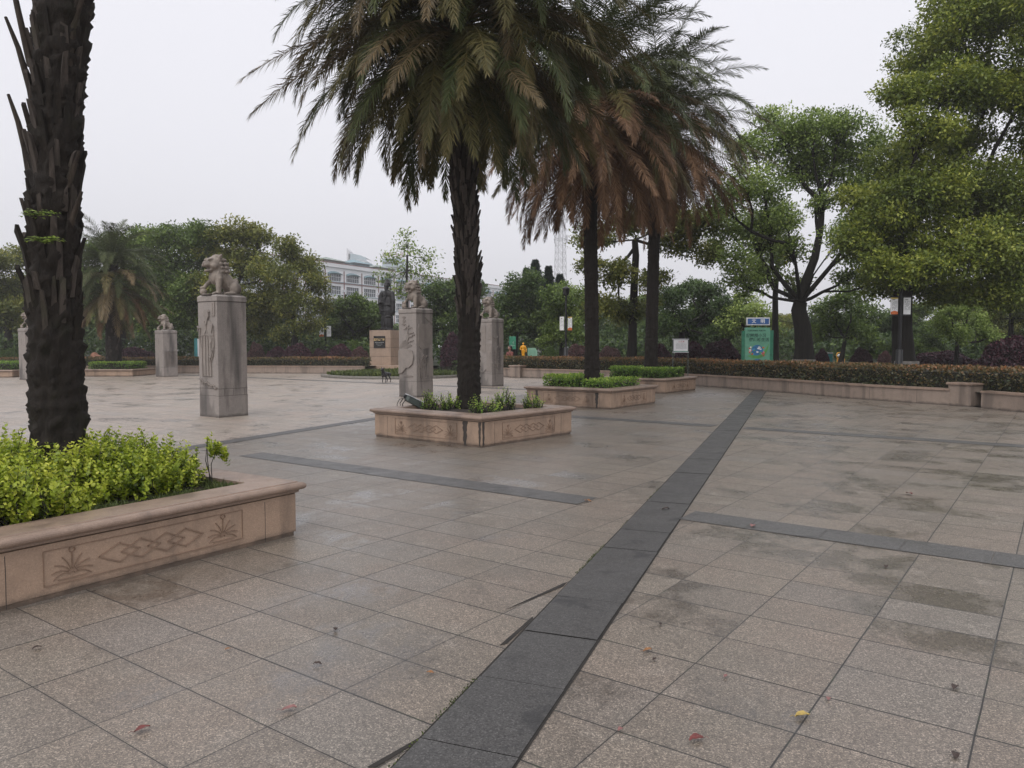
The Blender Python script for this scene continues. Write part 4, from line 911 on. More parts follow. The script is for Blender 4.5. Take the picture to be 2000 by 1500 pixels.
# ------------------------------------------------------------------ palms
def frond_mesh(seed, L, a0, bend, mat, n=116, leaflet=0.40, drop=0.25, skip=0.0, ww=0.0185):
    r = np.random.default_rng(seed); K = 26; s = np.linspace(0, 1, K); ang = R(a0)-R(bend)*s**1.25
    twist = r.normal(0, .10)
    ang = ang+.05*np.sin(s*7+r.uniform(0, 6))
    dx = np.cos(ang); dz = np.sin(ang); P = np.zeros((K, 3)); P[1:, 0] = np.cumsum((dx[1:]+dx[:-1])/2)*L/(K-1); P[1:, 2] = np.cumsum((dz[1:]+dz[:-1])/2)*L/(K-1)
    P[:, 1] = twist*L*s**2*.5
    V = []; Fc = []; T = []
    def interp(x): return np.array([np.interp(x, s, P[:, i]) for i in range(3)])
    for side in (-1, 1):
        for i in range(n):
            f = 0.17+0.83*(i+r.uniform(-.35, .35))/n
            if f > 1 or r.uniform() < skip: continue
            p = interp(f); t = interp(min(1, f+.02))-interp(max(0, f-.02)); t /= np.linalg.norm(t)
            sd_ = np.array([0, side, 0.0]); nn = np.cross(t, [0, 1, 0]); nn /= np.linalg.norm(nn); nn = nn if nn[2] > 0 or abs(nn[2]) < .3 else -nn
            env = leaflet*(math.sin(PI*min(1, .16+.80*(f-.17)/.83))**.6)*r.uniform(.85, 1.1)
            fw = .45+.75*((f-.17)/.83)**2
            d = t*fw+sd_*(.85-.35*((f-.17)/.83)**3)+nn*(.22+.35*((i % 3)-1)*.6)+np.array([0, 0, -drop*r.uniform(.5, 1.4)])+r.normal(0, .12, 3)
            d /= np.linalg.norm(d); wv = np.cross(d, nn+r.normal(0, .25, 3)); wv /= np.linalg.norm(wv)+1e-6; wv *= ww*.5
            m = p+d*env*.5; tip = p+d*env+np.array([0, 0, -drop*.5*env*r.uniform(.3, 1.5)]); b = len(V)
            V += [p-wv*.7, p+wv*.7, m+wv, m-wv, tip, tip]; Fc += [(b, b+1, b+2, b+3), (b+3, b+2, b+4, b+5)]
            c = .5+.25*(f-.5)+r.normal(0, .12); T += [c, c]
    # rachis and petiole
    rad = np.interp(s, [0, .1, .3, 1], [.045, .026, .016, .003]); Tt, A, B = frames(P); b = len(V)
    for i in range(K):
        for (ca, sa) in ((1, 0), (0, .55), (-1, 0), (0, -.55)): V.append(P[i]+np.array([0, 1, 0])*rad[i]*ca+np.cross(Tt[i], [0, 1, 0])*rad[i]*sa)
    for i in range(K-1):
        for j in range(4): Fc.append((b+i*4+j, b+i*4+(j+1) % 4, b+i*4+4+(j+1) % 4, b+i*4+4+j)); T.append(.85)
    return np_mesh('frond', V, Fc, mat, np.clip(T, 0, 1))
FC = {}   # class -> list of meshes
def make_fronds(L, leaflet, tag_):
    spec = {'up': (74, 80, 'P_green', .12), 'arch': (46, 98, 'P_green', .22), 'flat': (18, 92, 'P_green', .3), 'droop': (-12, 66, 'P_olive', .35), 'hang': (-30, 46, 'P_olive', .35), 'dead': (-42, 38, 'P_brown', .3)}
    for k, (a0, b, m, dr) in spec.items():
        FC[tag_, k] = [frond_mesh(sum(map(ord, k))*7+j*13+len(tag_), L*(1+.04*(j-3)), a0+3.5*(j-3), b+6*(3-j)*(-1)**j, M[m], leaflet=leaflet, drop=dr, skip=.12 if k == 'dead' else .02) for j in range(7)]
make_fronds(3.5, .44, 'b'); make_fronds(3.0, .44, 'm')
def palm_trunk(pts, rad, boots, seed, knob=.03, bz0=None, bl=(.18, .3), out=.5, bw=.05, bootmat='boot', fib=3):
    """fibrous trunk plus cut leaf bases in spiral rows; pts/rad along the stem"""
    r = random.Random(seed); Pp = np.array(pts, float); d = np.concatenate([[0], np.cumsum(np.linalg.norm(np.diff(Pp, axis=0), axis=1))]); Ht = d[-1]
    nz = max(8, int(Ht/.032)); na = 40; V = []; Fc = []
    for i in range(nz+1):
        h = Ht*i/nz; c = np.array([np.interp(h, d, Pp[:, k]) for k in range(3)]); rr = np.interp(h, d, rad)
        for j in range(na):
            a = 2*PI*j/na; nz1 = mnoise.noise(Vector((math.cos(a)*1.6, math.sin(a)*1.6, h*2.1+seed))); hh = h/.115+nz1*.9; row = math.floor(hh)
            x = (a/(2*PI)*9+.5*(row % 2)+.37*row+nz1*.5) % 1; y = hh-row
            dome = max(0., 1-(2*x-1)**2)*y**1.3
            q = rr+knob*(dome*1.1-.4)+mnoise.noise(Vector((math.cos(a)*4, math.sin(a)*4, h*7+seed)))*knob*.9+mnoise.noise(Vector((math.cos(a)*11, math.sin(a)*11, h*22+seed)))*knob*.6
            V.append((c[0]+math.cos(a)*q, c[1]+math.sin(a)*q, c[2]))
    for i in range(nz):
        for j in range(na): Fc.append((i*na+j, i*na+(j+1) % na, (i+1)*na+(j+1) % na, (i+1)*na+j))
    mb = MB().add(V, Fc, 0, True)
    N = boots
    for i in range(N):
        z0 = bz0+(Ht-bz0-.1)*i/max(1, N); a = i*2.39996+r.uniform(-.15, .15); c = np.array([np.interp(z0, d, Pp[:, k]) for k in range(3)]); rr = np.interp(z0, d, rad)
        L = r.uniform(*bl); w0 = bw*r.uniform(.8, 1.2); w1 = w0*r.uniform(.45, .75); tilt = out*r.uniform(.35, 1.25)
        er = np.array([math.cos(a), math.sin(a), 0]); et = np.array([-math.sin(a)+r.uniform(-.15, .15), math.cos(a), r.uniform(-.2, .2)]); ez = np.array([0, 0, 1.0])
        b0 = c+er*(rr-.03); m = b0+ez*L*.5+er*(L*.12*tilt+.02); tp = b0+ez*L*.98+er*(L*.55*tilt+.02); th = .018
        cut = r.uniform(-.03, .03)
        v = []
        for p, w_, t_ in ((b0, w0, th*1.3), (m, w0*.85, th), (tp, w1, th*.7)):
            for (x, y) in ((-1, -1), (1, -1), (1, 1), (-1, 1)): v.append(p+et*w_*x+er*t_*y+(ez*cut*x if p is tp else 0))
        f = [(k+j, k+(j+1) % 4, k+4+(j+1) % 4, k+4+j) for k in (0, 4) for j in range(4)]+[(8, 9, 10, 11), (3, 2, 1, 0)]
        mb.add(v, f, 1 if r.random() < .62 else 0)
        for _ in range(fib):   # loose fibres
            s0_ = b0+et*w0*r.uniform(-1, 1)+er*.02+ez*L*r.uniform(0, .6); e1 = s0_+er*r.uniform(.01, .06)+et*r.uniform(-.04, .04)+ez*r.uniform(-.08, .12); wv = et*.0016
            mb.add([s0_-wv, s0_+wv, e1+wv*.4, e1-wv*.4], [(0, 1, 2, 3)], 0)
    return mb.mesh('palm_trunk', [M['palmbark'], M[bootmat]])
def palm(name, label, base, rel, rad, boots, bz0, seed, nf, cls, ztop, spread=.9, colors=None, knob=.03, bl=(.18, .3), out=.5, bw=.05, sc=1.0, fmax=1.0):
    t = thing(name, label, 'palm tree', tuple(base)); base = Vector(base)
    inst('trunk', palm_trunk(rel, rad, boots, seed, knob, bz0, bl, out, bw), t)
    top = Vector(rel[-1]); r = random.Random(seed)
    for i in range(nf):
        f = (i+.5)/nf; a = i*2.39996+r.uniform(-.2, .2)
        keys = [('up', .12), ('arch', .36), ('flat', .60), ('droop', .80), ('hang', .92), ('dead', 1.01)]
        k = next(k for k, v in keys if f*fmax < v); me = r.choice(FC[cls, k]); z = ztop-spread*f
        tl = r.gauss(0, .09); m_ = colors(f, r, a) if colors else None
        o = inst('frond', me, t, (top.x+math.cos(a)*.12, top.y+math.sin(a)*.12, z), (0, 0, 0), (sc*r.uniform(.9, 1.08)*(.90 if k in ('hang', 'dead') else 1),)*3, M[m_] if m_ else None)
        o.rotation_euler = Euler((tl, r.gauss(0, .08), a), 'XYZ')
    return t
def col2(f, r, a):
    # fronds of the big palm: green above, tan and olive tips below
    if f < .40: return 'P_green' if r.random() < .9 else 'P_olive'
    if f < .80: return r.choice(['P_olive', 'P_olive', 'P_green', 'P_olive', 'P_tan', 'P_green'])
    return r.choice(['P_olive', 'P_green', 'P_olive', 'P_tan'])
def col34(f, r, a):
    if f < .42: return 'P_green'
    if f < .58: return r.choice(['P_olive', 'P_green', 'P_brown'])
    return r.choice(['P_brown', 'P_brown', 'P_brown', 'P_olive', 'P_tan'] if f < .8 else ['P_brown'])
def col1(f, r, a): return 'P_green'
# foreground palm, left
pb = Vector((-3.555, 5.9, .38))
bp = palm('foreground_palm', 'massive dark palm trunk with old leaf stubs rising at the left edge', pb,
     [(.03, 0, -.1), (.035, 0, .5), (.02, 0, 1.5), (.05, .02, 2.4), (.10, .04, 3.2), (.18, .05, 4.2), (.26, .05, 5.6), (.34, .05, 8.0)], [.225, .19, .180, .172, .172, .20, .22, .25], 270, 1.3, 11, 34, 'b', 8.6, .7, lambda f, r, a: 'P_green', knob=.036, bl=(.12, .36), out=.33, bw=.026)
for ch in list(bp.children):
    if ch.name.startswith('frond') and ch.location.z < 8.05+.0: bpy.data.objects.remove(ch)
mb_specs = [((-.13, -.02, 2.60), (-.19, -.02, 2.85), (-.25, -.03, 3.05)), ((-.10, .0, 3.10), (-.17, -.02, 3.4), (-.25, -.03, 3.62)), ((-.06, -.05, 3.25), (-.14, -.05, 3.65), (-.20, -.06, 4.0), (-.19, -.06, 4.35)), ((.22, -.05, 3.2), (.27, -.05, 3.55), (.36, -.06, 3.78), (.47, -.06, 3.88)), ((.33, -.08, 4.1), (.36, -.08, 3.95), (.42, -.08, 3.75)), ((.19, -.05, 2.05), (.25, -.05, 2.2), (.30, -.06, 2.32)), ((.19, -.05, 2.35), (.24, -.05, 2.5), (.29, -.06, 2.62)), ((-.22, -.05, .02), (-.26, -.06, .15), (-.31, -.07, .28))]
for k, sp in enumerate(mb_specs):
    m = MB(); pts = fine3 = [np.array(p) for p in sp]; m.tube(pts, np.linspace(.026, .011, len(pts)), 6, sm=True); m.build('dead_stalk', M['stalkb'], bp)
# fern-like seedlings growing on that trunk
def fern(label, o, sc, seed):
    r = np.random.default_rng(seed); P = []; D = []; 
    for k in range(7):
        a = k*.9+r.uniform(0, .5); L = .13*r.uniform(.7, 1.2)*sc
        for j in range(9):
            f = (j+1)/9; p = np.array([math.cos(a)*L*f, -abs(math.sin(a))*L*f*.5-.02, .03*sc*math.sin(f*2.6)+.02*r.uniform(-1, 1)])
            for s_ in (-1, 1): P.append(p); D.append([math.cos(a+s_*1.2), math.sin(a+s_*1.2)*.5, -.15])
    P = np.array(P); D = np.array(D); n = len(P)
    o_ = inst('trunk_fern', leaf_mesh('trunk_fern', P, D, rdir(n)*.3+np.array([0, -.4, 1.0]), r.uniform(.022, .034, n)*sc, .32, M['L_mid'], r.uniform(.4, 1, n)), None, o)
    tag(o_, label, 'small plant', 'small ferny plants growing on the foreground palm trunk')
fern('upper ferny plant growing out of the foreground palm trunk', (-3.43, 5.62, 2.47), 1.0, 1)
fern('lower ferny plant growing out of the foreground palm trunk', (-3.38, 5.62, 2.28), 1.1, 2)
# big central palm
c2_ = PL2+a2*1.15+b2_*1.15; c2_.z = .4; c2_.x -= .10
palm('central_palm', 'big central palm, wide mop of drooping fronds, trunk covered in leaf stubs', c2_,
     [(0.0, 0, -.1), (.0, 0, .2), (.01, 0, 1.4), (-.04, 0, 3.0), (-.12, 0, 4.4), (-.16, 0, 6.3)], [.24, .195, .18, .185, .19, .21], 300, 1.45, 22, 270, 'b', 6.95, 1.0, col2, knob=.03, bl=(.24, .42), out=.40, bw=.036, fmax=.88, sc=.89)
c3_ = PL3+U*1.2+W_*1.2; c3_.z = .4
palm('middle_palm', 'palm with smooth dark trunk in the middle planter, green top and brown lower fronds', c3_,
     [(0, 0, -.1), (-.01, 0, 1.5), (-.05, 0, 3.5), (-.08, 0, 5.2), (-.05, 0, 7.2)], [.21, .175, .17, .165, .17], 70, 4.6, 33, 190, 'b', 7.6, 1.2, col34, knob=.022, out=.3)
c4_ = PL4+U*1.2+W_*1.2; c4_.z = .4; c4_.x += .12
palm('farther_palm', 'palm farthest right in the row, dark trunk and a skirt of dead brown fronds', c4_,
     [(0, 0, -.1), (.02, 0, 1.5), (.05, 0, 3.5), (.08, 0, 5.2), (.15, 0, 7.8)], [.23, .20, .19, .18, .19], 70, 4.6, 44, 190, 'b', 8.5, 1.15, col34, knob=.022, out=.3)
palm('bushy_palm', 'short bushy palm with a thick crown in the far left planter', (-19.25, 36.9, .3),
     [(0, 0, -.1), (0, 0, 1.5), (0, 0, 3.2), (0, 0, 5.0)], [.36, .33, .30, .32], 90, .8, 55, 130, 'm', 5.25, 1.7, lambda f, r, a: 'P_green' if f < .5 else r.choice(['P_olive', 'P_green', 'P_tan'] if f < .75 else ['P_tan', 'P_brown', 'P_olive']), sc=.92, out=.5)

# ------------------------------------------------------------------ trees
def wood_and_leaves(seed, base_r, fork, lobes, leaf=.2, dens=1.0, drp=.2, twig=7, limb_r=.5, wid=.28, hollow=.45, kroot=None, direct=.62, spread_=1.0):
    """fork: [points of the trunk]; lobes (x,y,z,r[,rz]) relative to the foot. returns (trunk mesh, crown mesh)"""
    r = random.Random(seed); g = np.random.default_rng(seed); mb = MB()
    tp = np.array(fork, float); k = len(tp)
    P = []; D = []; N = []; T = []; Sz = []
    C = np.array([l[:3] for l in lobes], float); Rr = np.array([l[3] for l in lobes])
    # skeleton: every lobe hangs on the nearest part of what already grew
    nodes = [tp[-1], tp[-2]+(tp[-1]-tp[-2])*.55]; plen = [0.0, .3]; par = [-1, 0]; order = np.argsort(np.linalg.norm(C-tp[-1], axis=1)); lobe_node = {}
    edges = []
    for i in order:
        c = C[i]; best = min(range(len(nodes)), key=lambda j: np.linalg.norm(c-nodes[j])+direct*plen[j]+(1.5 if nodes[j][2] > c[2]+.6*Rr[i] else 0))
        p = nodes[best]; dist = np.linalg.norm(c-p); mid = (p+c)/2+np.array([r.uniform(-.13, .13)*dist, r.uniform(-.13, .13)*dist, -.05*dist]); mid[:2] += (c[:2]-p[:2])*.08
        nodes.append(mid); plen.append(plen[best]+dist/2); par.append(best); nodes.append(c); plen.append(plen[best]+dist); par.append(len(nodes)-2); lobe_node[i] = len(nodes)-1
    wgt = np.zeros(len(nodes))
    for i, q in lobe_node.items():
        j = q
        while j >= 0: wgt[j] += Rr[i]**2; j = par[j]
    tot = wgt[0] if wgt[0] > 0 else 1; rad_ = base_r*.62*np.sqrt(wgt/tot)*limb_r/.5; rad_[0] = base_r*.62; rad_[1] = base_r*.66
    rr = np.linspace(base_r, base_r*.66, k); rr[0] *= 1.3; mb.tube(tp, rr, 12)
    for i, q in lobe_node.items():
        m_, p_ = par[q], par[par[q]]; A_, B_, C_ = nodes[p_], nodes[m_], nodes[q]
        q1 = .3*A_+.7*B_+np.array([0, 0, .02]); ra, rb, rc = min(rad_[p_], rad_[m_]*1.25), rad_[m_], max(rad_[q]*.6, base_r*.03)
        mb.tube([A_, (A_+B_)/2+g.normal(0, .03, 3), B_, (B_+C_)/2+g.normal(0, .04, 3), C_], [ra, (ra+rb)/2, rb, (rb+rc)/2, rc], 7)
    for i, lb in enumerate(lobes):
        c = C[i]; R_ = lb[3]; rz_ = lb[4] if len(lb) > 4 else R_*.82; qn = lobe_node[i]; back = nodes[par[qn]]
        lr = max(rad_[qn], base_r*.05)
        n = int(50*R_*R_/leaf**2*dens); ns = max(6, int(twig*2.2)); sub = []
        for _ in range(ns):
            d = g.normal(size=3); d /= np.linalg.norm(d); d[2] = d[2]*.9+.12; q_ = g.uniform(.35, .86)*spread_; e = c+d*np.array([R_, R_, rz_])*q_; sub.append((e, R_*g.uniform(.34, .54)))
            s0_ = back+(c-back)*r.uniform(.35, 1); m_ = (s0_+e)/2+g.normal(0, .07*R_, 3); mb.tube([s0_, m_, e], [lr*.30, lr*.18, lr*.05], 5, cap=False)
        ws = np.array([q[1]**2 for q in sub]); idx = g.choice(ns, n, p=ws/ws.sum()); E_ = np.array([q[0] for q in sub])[idx]; Q_ = np.array([q[1] for q in sub])[idx]
        nc = max(4, n//9); cid = g.integers(0, nc, n); dd_ = g.normal(size=(nc, 3)); dd_[:, 2] += .35; dd_ /= np.linalg.norm(dd_, axis=1)[:, None]; cs_ = g.uniform(hollow, 1.05, nc)
        d = dd_[cid]; p = E_+d*(Q_*cs_[cid])[:, None]*np.array([1, 1, .75])+g.normal(0, 1, (n, 3))*np.array([1, 1, .55])*(leaf*.75)
        ct = g.normal(.42, .11, ns)[idx]+g.normal(0, .12, nc)[cid]+.10*d[:, 2]
        P.append(p); D.append(g.normal(size=(n, 3))*.7+d*.6+np.array([0, 0, -drp])); N.append(g.normal(size=(n, 3))*.45+np.array([0, 0, .8])+d*.6)
        T.append(ct+g.normal(0, .08, n)); Sz.append(g.uniform(.6, 1.2, n)*leaf)
    lm = leaf_mesh('crown', np.concatenate(P), np.concatenate(D), np.concatenate(N), np.concatenate(Sz), wid, M['L_mid'], np.clip(np.concatenate(T), 0, 1))
    return mb.mesh('trunk', M['bark']), lm
def put_tree(name, label, meshes, loc, mat, rz=0, sc=(1, 1, 1), group=None, bk=None, white=None):
    t = thing(name, label, 'tree', loc, rz, group); t.scale = sc
    inst('trunk', meshes[0], t, mat=bk); inst('crown', meshes[1], t, mat=M[mat])
    if white:
        MB().tube([(0, 0, -.05), (0, 0, .35), (0, 0, white[1])], [white[0]*1.30, white[0]*1.16, white[0]*1.12], 14).build('limewash_band', M['limewash'], t)
    return t
def ctree(name, label, px, Y, fork_px, lobes_px, mat, r0, leaf, seed, dens=1.0, depth=1.0, white=None, zb=LZ, **k):
    """tree whose lobes were measured in the photograph at distance Y, given real depth by dy"""
    bx = (px-1000)/F*Y; r = random.Random(seed)
    fk = [(0, 0, -.1)]+[((x-1000)/F*Y-bx, 0 if i == 0 else r.uniform(-.1, .1), zat(y, Y)-zb) for i, (x, y) in enumerate(fork_px)]
    lb = []
    for q in lobes_px:
        x, y, rp = q[:3]; dy = q[3] if len(q) > 3 else r.uniform(-1, 1)*depth; YY = Y+dy
        lb.append(((x-1000)/F*YY-bx, dy, zat(y, YY)-zb, rp/F*YY*1.13))
    m = wood_and_leaves(seed, r0, fk, lb, leaf, dens, **k)
    return put_tree(name, label, m, (bx, Y, zb), mat, white=white)
# the large trees at the right
ctree('camphor_tree', 'nearest and tallest leafy tree filling the upper right corner, limewashed foot behind the hedge', 1768, 25.0, [(1764, 690), (1760, 640), (1758, 575), (1770, 520)],
      [(1785, 125, 62), (1850, 75, 80), (1930, 40, 90), (2010, 60, 100), (1760, 195, 50), (1830, 190, 75), (1910, 180, 80), (1990, 190, 75), (1790, 270, 62, -1.5), (1870, 290, 55, 1), (1745, 330, 55), (1820, 370, 80, -1.5), (1900, 385, 85, 0), (1985, 400, 85, -1), (1750, 420, 75, -1), (1690, 400, 55, .5), (1700, 480, 62, -1), (1780, 500, 72, 1), (1860, 490, 78, -2), (1950, 500, 85, -1), (1740, 555, 50, .5), (1810, 560, 52, 2), (1890, 565, 55, -1), (2030, 520, 80, 0), (2050, 300, 90, 0), (2080, 160, 90, 0), (1960, 580, 45, -1), (1752, 535, 38, -2.6), (1800, 530, 40, -2.6), (1715, 520, 34, -2.0)],
      'L_cam', .37, .13, 101, 1.25, 2.2, white=(.37, .62), twig=8, limb_r=.42)
ctree('vase_shaped_tree', 'broad tree with many upright limbs forking low, behind the green billboard', 1570, 31.0, [(1570, 680), (1565, 640), (1558, 605), (1560, 590)],
      [(1470, 300, 40), (1520, 275, 45), (1580, 268, 45), (1640, 275, 42), (1690, 300, 40), (1445, 370, 42), (1490, 380, 40), (1665, 360, 45), (1715, 370, 42), (1430, 450, 42), (1470, 470, 40), (1680, 440, 45), (1715, 450, 40), (1440, 520, 38), (1490, 530, 30), (1620, 330, 36), (1550, 340, 36), (1690, 510, 36), (1600, 400, 25), (1530, 430, 28), (1655, 540, 26), (1410, 410, 32), (1500, 440, 38), (1560, 300, 42), (1590, 340, 40), (1540, 480, 24), (1635, 470, 28), (1455, 560, 30), (1690, 560, 30), (1625, 250, 34), (1500, 245, 28)],
      'L_bri', .40, .14, 102, .95, 2.2, white=(.40, .55), twig=10, limb_r=.50, direct=.80, spread_=1.3)
ctree('slender_tree', 'tall slender tree seen between the two dark palm trunks, limewashed foot', 1233, 33.0, [(1235, 650), (1238, 560), (1240, 500), (1238, 470)],
      [(1160, 470, 36), (1195, 540, 38), (1175, 600, 34), (1215, 610, 36), (1280, 550, 34), (1320, 480, 42), (1375, 495, 34), (1290, 430, 45), (1220, 440, 40), (1340, 440, 40), (1150, 520, 26), (1265, 600, 26), (1380, 440, 36)],
      'L_yel', .20, .15, 103, 1.2, 1.8, white=(.20, .5), twig=8, limb_r=.4)
ctree('thin_trunk_tree', 'thin straight dark trunk just right of the green billboard', 1513, 36.0, [(1513, 640), (1513, 580), (1515, 520)],
      [(1500, 480, 36), (1540, 500, 34), (1480, 540, 30), (1550, 560, 30), (1510, 430, 34)], 'L_cam', .17, .17, 104, .7, 1.5)
# left background group
ctree('leafy_tree', 'green tree directly behind the crown of the bushy palm', 235, 50, [(240, 650), (250, 580)], [(190, 500, 40), (240, 490, 42), (285, 485, 40), (250, 545, 45), (300, 540, 45), (210, 580, 45), (290, 600, 45), (240, 620, 40), (180, 560, 40)], 'L_mid', .3, .22, 110, 1.1, 2)
ctree('leafy_tree', 'round-topped green tree between the bushy palm and the nearest pillar', 330, 48, [(335, 650), (340, 590)], [(330, 475, 38), (375, 465, 36), (345, 520, 45), (400, 500, 40), (320, 570, 45), (375, 580, 48), (350, 625, 42), (310, 630, 36), (400, 460, 30)], 'L_mid', .28, .2, 111, 1.1, 2)
ctree('leafy_tree', 'tall yellowish tree directly behind the nearest stone lion', 455, 46, [(460, 640), (462, 560)], [(440, 460, 34), (480, 455, 34), (510, 480, 34), (425, 510, 38), (470, 520, 42), (520, 530, 36), (440, 570, 40), (495, 590, 42), (530, 590, 34), (460, 630, 34), (510, 640, 30), (400, 560, 34)], 'L_yel', .28, .2, 112, 1.1, 2)
ctree('leafy_tree', 'yellow-green tree left of the street lamp beside the statue', 577, 45, [(575, 640), (574, 580)], [(570, 500, 28), (590, 525, 34), (555, 545, 34), (620, 560, 30), (580, 590, 38), (625, 600, 26), (545, 610, 32), (600, 640, 30), (560, 655, 24), (565, 480, 20)], 'L_yel', .2, .19, 113, 1.05, 1.8)
ctree('leafy_tree', 'olive tree at the far left edge of the picture', 20, 48, [(18, 650), (15, 600)], [(0, 520, 35), (45, 515, 30), (-10, 570, 40), (35, 565, 38), (15, 610, 35), (60, 590, 30), (-30, 620, 40), (60, 640, 30), (-50, 540, 40)], 'L_yel', .26, .2, 114, 1.05, 2)
ctree('dense_tree', 'low dense dark-green tree left of the bronze statue', 690, 50, [(690, 680), (692, 650)], [(665, 610, 28), (700, 600, 32), (735, 615, 30), (680, 645, 34), (720, 650, 34), (655, 650, 24), (745, 655, 26), (700, 675, 26)], 'L_mid', .2, .2, 115, 1.6, 1.5, hollow=.3)
ctree('airy_tree', 'sparse thin-leaved tree rising behind the bronze statue', 797, 58, [(797, 620), (795, 560), (797, 500)], [(795, 480, 26), (765, 510, 26), (830, 505, 28), (800, 530, 30), (760, 545, 24), (835, 545, 28), (780, 575, 26), (820, 580, 24), (795, 462, 14)], 'L_bri', .12, .26, 116, .20, 1.5, twig=16, limb_r=.42)
ctree('dense_tree', 'dark-green tree between the pine-relief pillar and the central palm trunk', 870, 48, [(870, 690), (868, 640)], [(845, 575, 28), (880, 570, 30), (905, 600, 28), (850, 620, 34), (890, 640, 34), (930, 620, 26), (835, 650, 26), (870, 590, 28), (925, 570, 22)], 'L_dark', .2, .2, 117, 1.5, 1.5, hollow=.3)
ctree('dense_tree', 'rounded green tree just right of the scroll pillar', 1005, 46, [(1005, 690), (1008, 650)], [(1005, 570, 30), (1030, 555, 26), (985, 600, 32), (1030, 605, 36), (1000, 640, 36), (1045, 645, 32), (975, 640, 26), (1050, 590, 26)], 'L_dark', .22, .19, 118, 1.4, 1.6, hollow=.3)
ctree('dense_tree', 'green tree behind the lamp with two white banners, left of the middle palm trunk', 1100, 44, [(1098, 690), (1100, 650)], [(1085, 580, 30), (1120, 575, 30), (1100, 615, 36), (1065, 625, 30), (1135, 620, 28), (1080, 655, 32), (1125, 650, 30), (1145, 590, 24)], 'L_mid', .22, .18, 119, 1.2, 1.6, hollow=.3)
ctree('leafy_tree', 'dark tree seen right of the farther palm trunk', 1330, 44, [(1330, 690), (1332, 640)], [(1310, 580, 32), (1350, 575, 34), (1390, 580, 32), (1320, 620, 38), (1370, 625, 40), (1295, 640, 30), (1345, 660, 34), (1400, 655, 30), (1420, 610, 30)], 'L_dark', .24, .18, 120, 1.3, 2, hollow=.3)
ctree('leafy_tree', 'tree with fresh light-green leaves just behind the green billboard', 1465, 42, [(1465, 690), (1462, 650)], [(1440, 615, 26), (1480, 610, 26), (1455, 585, 22), (1420, 640, 24), (1500, 640, 24), (1460, 640, 24)], 'L_bri', .14, .17, 121, 1.0, 1.5)
ctree('small_tree', 'low leafy tree behind the foot of the vase-shaped tree, to its right', 1640, 40, [(1645, 690), (1650, 660)], [(1620, 610, 34), (1660, 590, 34), (1640, 640, 34), (1690, 620, 34), (1600, 650, 26), (1680, 655, 28)], 'L_mid', .14, .17, 122, 1.0, 1.8)
ctree('small_tree', 'bright yellow-green tree with layered boughs near the right edge', 1870, 33, [(1868, 700), (1866, 670)], [(1850, 610, 26), (1890, 600, 26), (1835, 635, 22), (1905, 640, 30), (1870, 655, 26), (1925, 660, 24), (1860, 585, 22)], 'L_bri', .12, .14, 123, 1.0, 1.0, zb=LZ)
ctree('small_tree', 'slender olive tree at the right edge above the dark round bush', 1975, 36, [(1972, 660), (1975, 590)], [(1950, 600, 34), (1990, 590, 34), (1930, 620, 26), (2010, 620, 34), (1960, 560, 30), (1920, 580, 26)], 'L_yel', .14, .15, 124, .8, 1.4)
# dark conifers behind the round tree
def conifer(label, px, Y, top_py, w_, seed):
    g = np.random.default_rng(seed); bx = (px-1000)/F*Y; H = zat(top_py, Y)-LZ; n = 15000; h = g.uniform(.12, 1, n)**.8
    tier = (h*13) % 1; rad = (1-h)**1.15*w_*2.5*(.45+.7*(1-tier)); a = g.uniform(0, 2*PI, n); spike = .35+.65*np.abs(np.sin(a*3+np.floor(h*13)*2))**2; rr = rad*spike*g.uniform(.3, 1, n)**.5
    P = np.stack([np.cos(a)*rr, np.sin(a)*rr, h*H+rr*.35], 1); D = np.stack([np.cos(a), np.sin(a), np.full(n, .5)], 1)+g.normal(0, .3, (n, 3))
    t = thing('conifer', label, 'tree', (bx, Y, LZ)); MB().tube([(0, 0, 0), (0, 0, H*.5), (0, 0, H*.97)], [.2, .12, .02], 8).build('trunk', M['bark'], t)
    inst('crown', leaf_mesh('crown', P, D, rdir(n), g.uniform(.16, .36, n), .14, M['L_con'], np.clip(g.normal(.4, .2, n), 0, 1)), t)
conifer('dark conifer with the highest tip, behind the rounded green tree', 1045, 60, 512, 1.7, 1)
conifer('dark conifer just right of the highest-tipped one', 1071, 60, 524, 1.2, 2)
conifer('shorter dark conifer in front of the lattice tower', 1093, 60, 540, 1.3, 3)
conifer('low dark conifer tip left of the highest-tipped one', 1028, 62, 528, 1.1, 4)

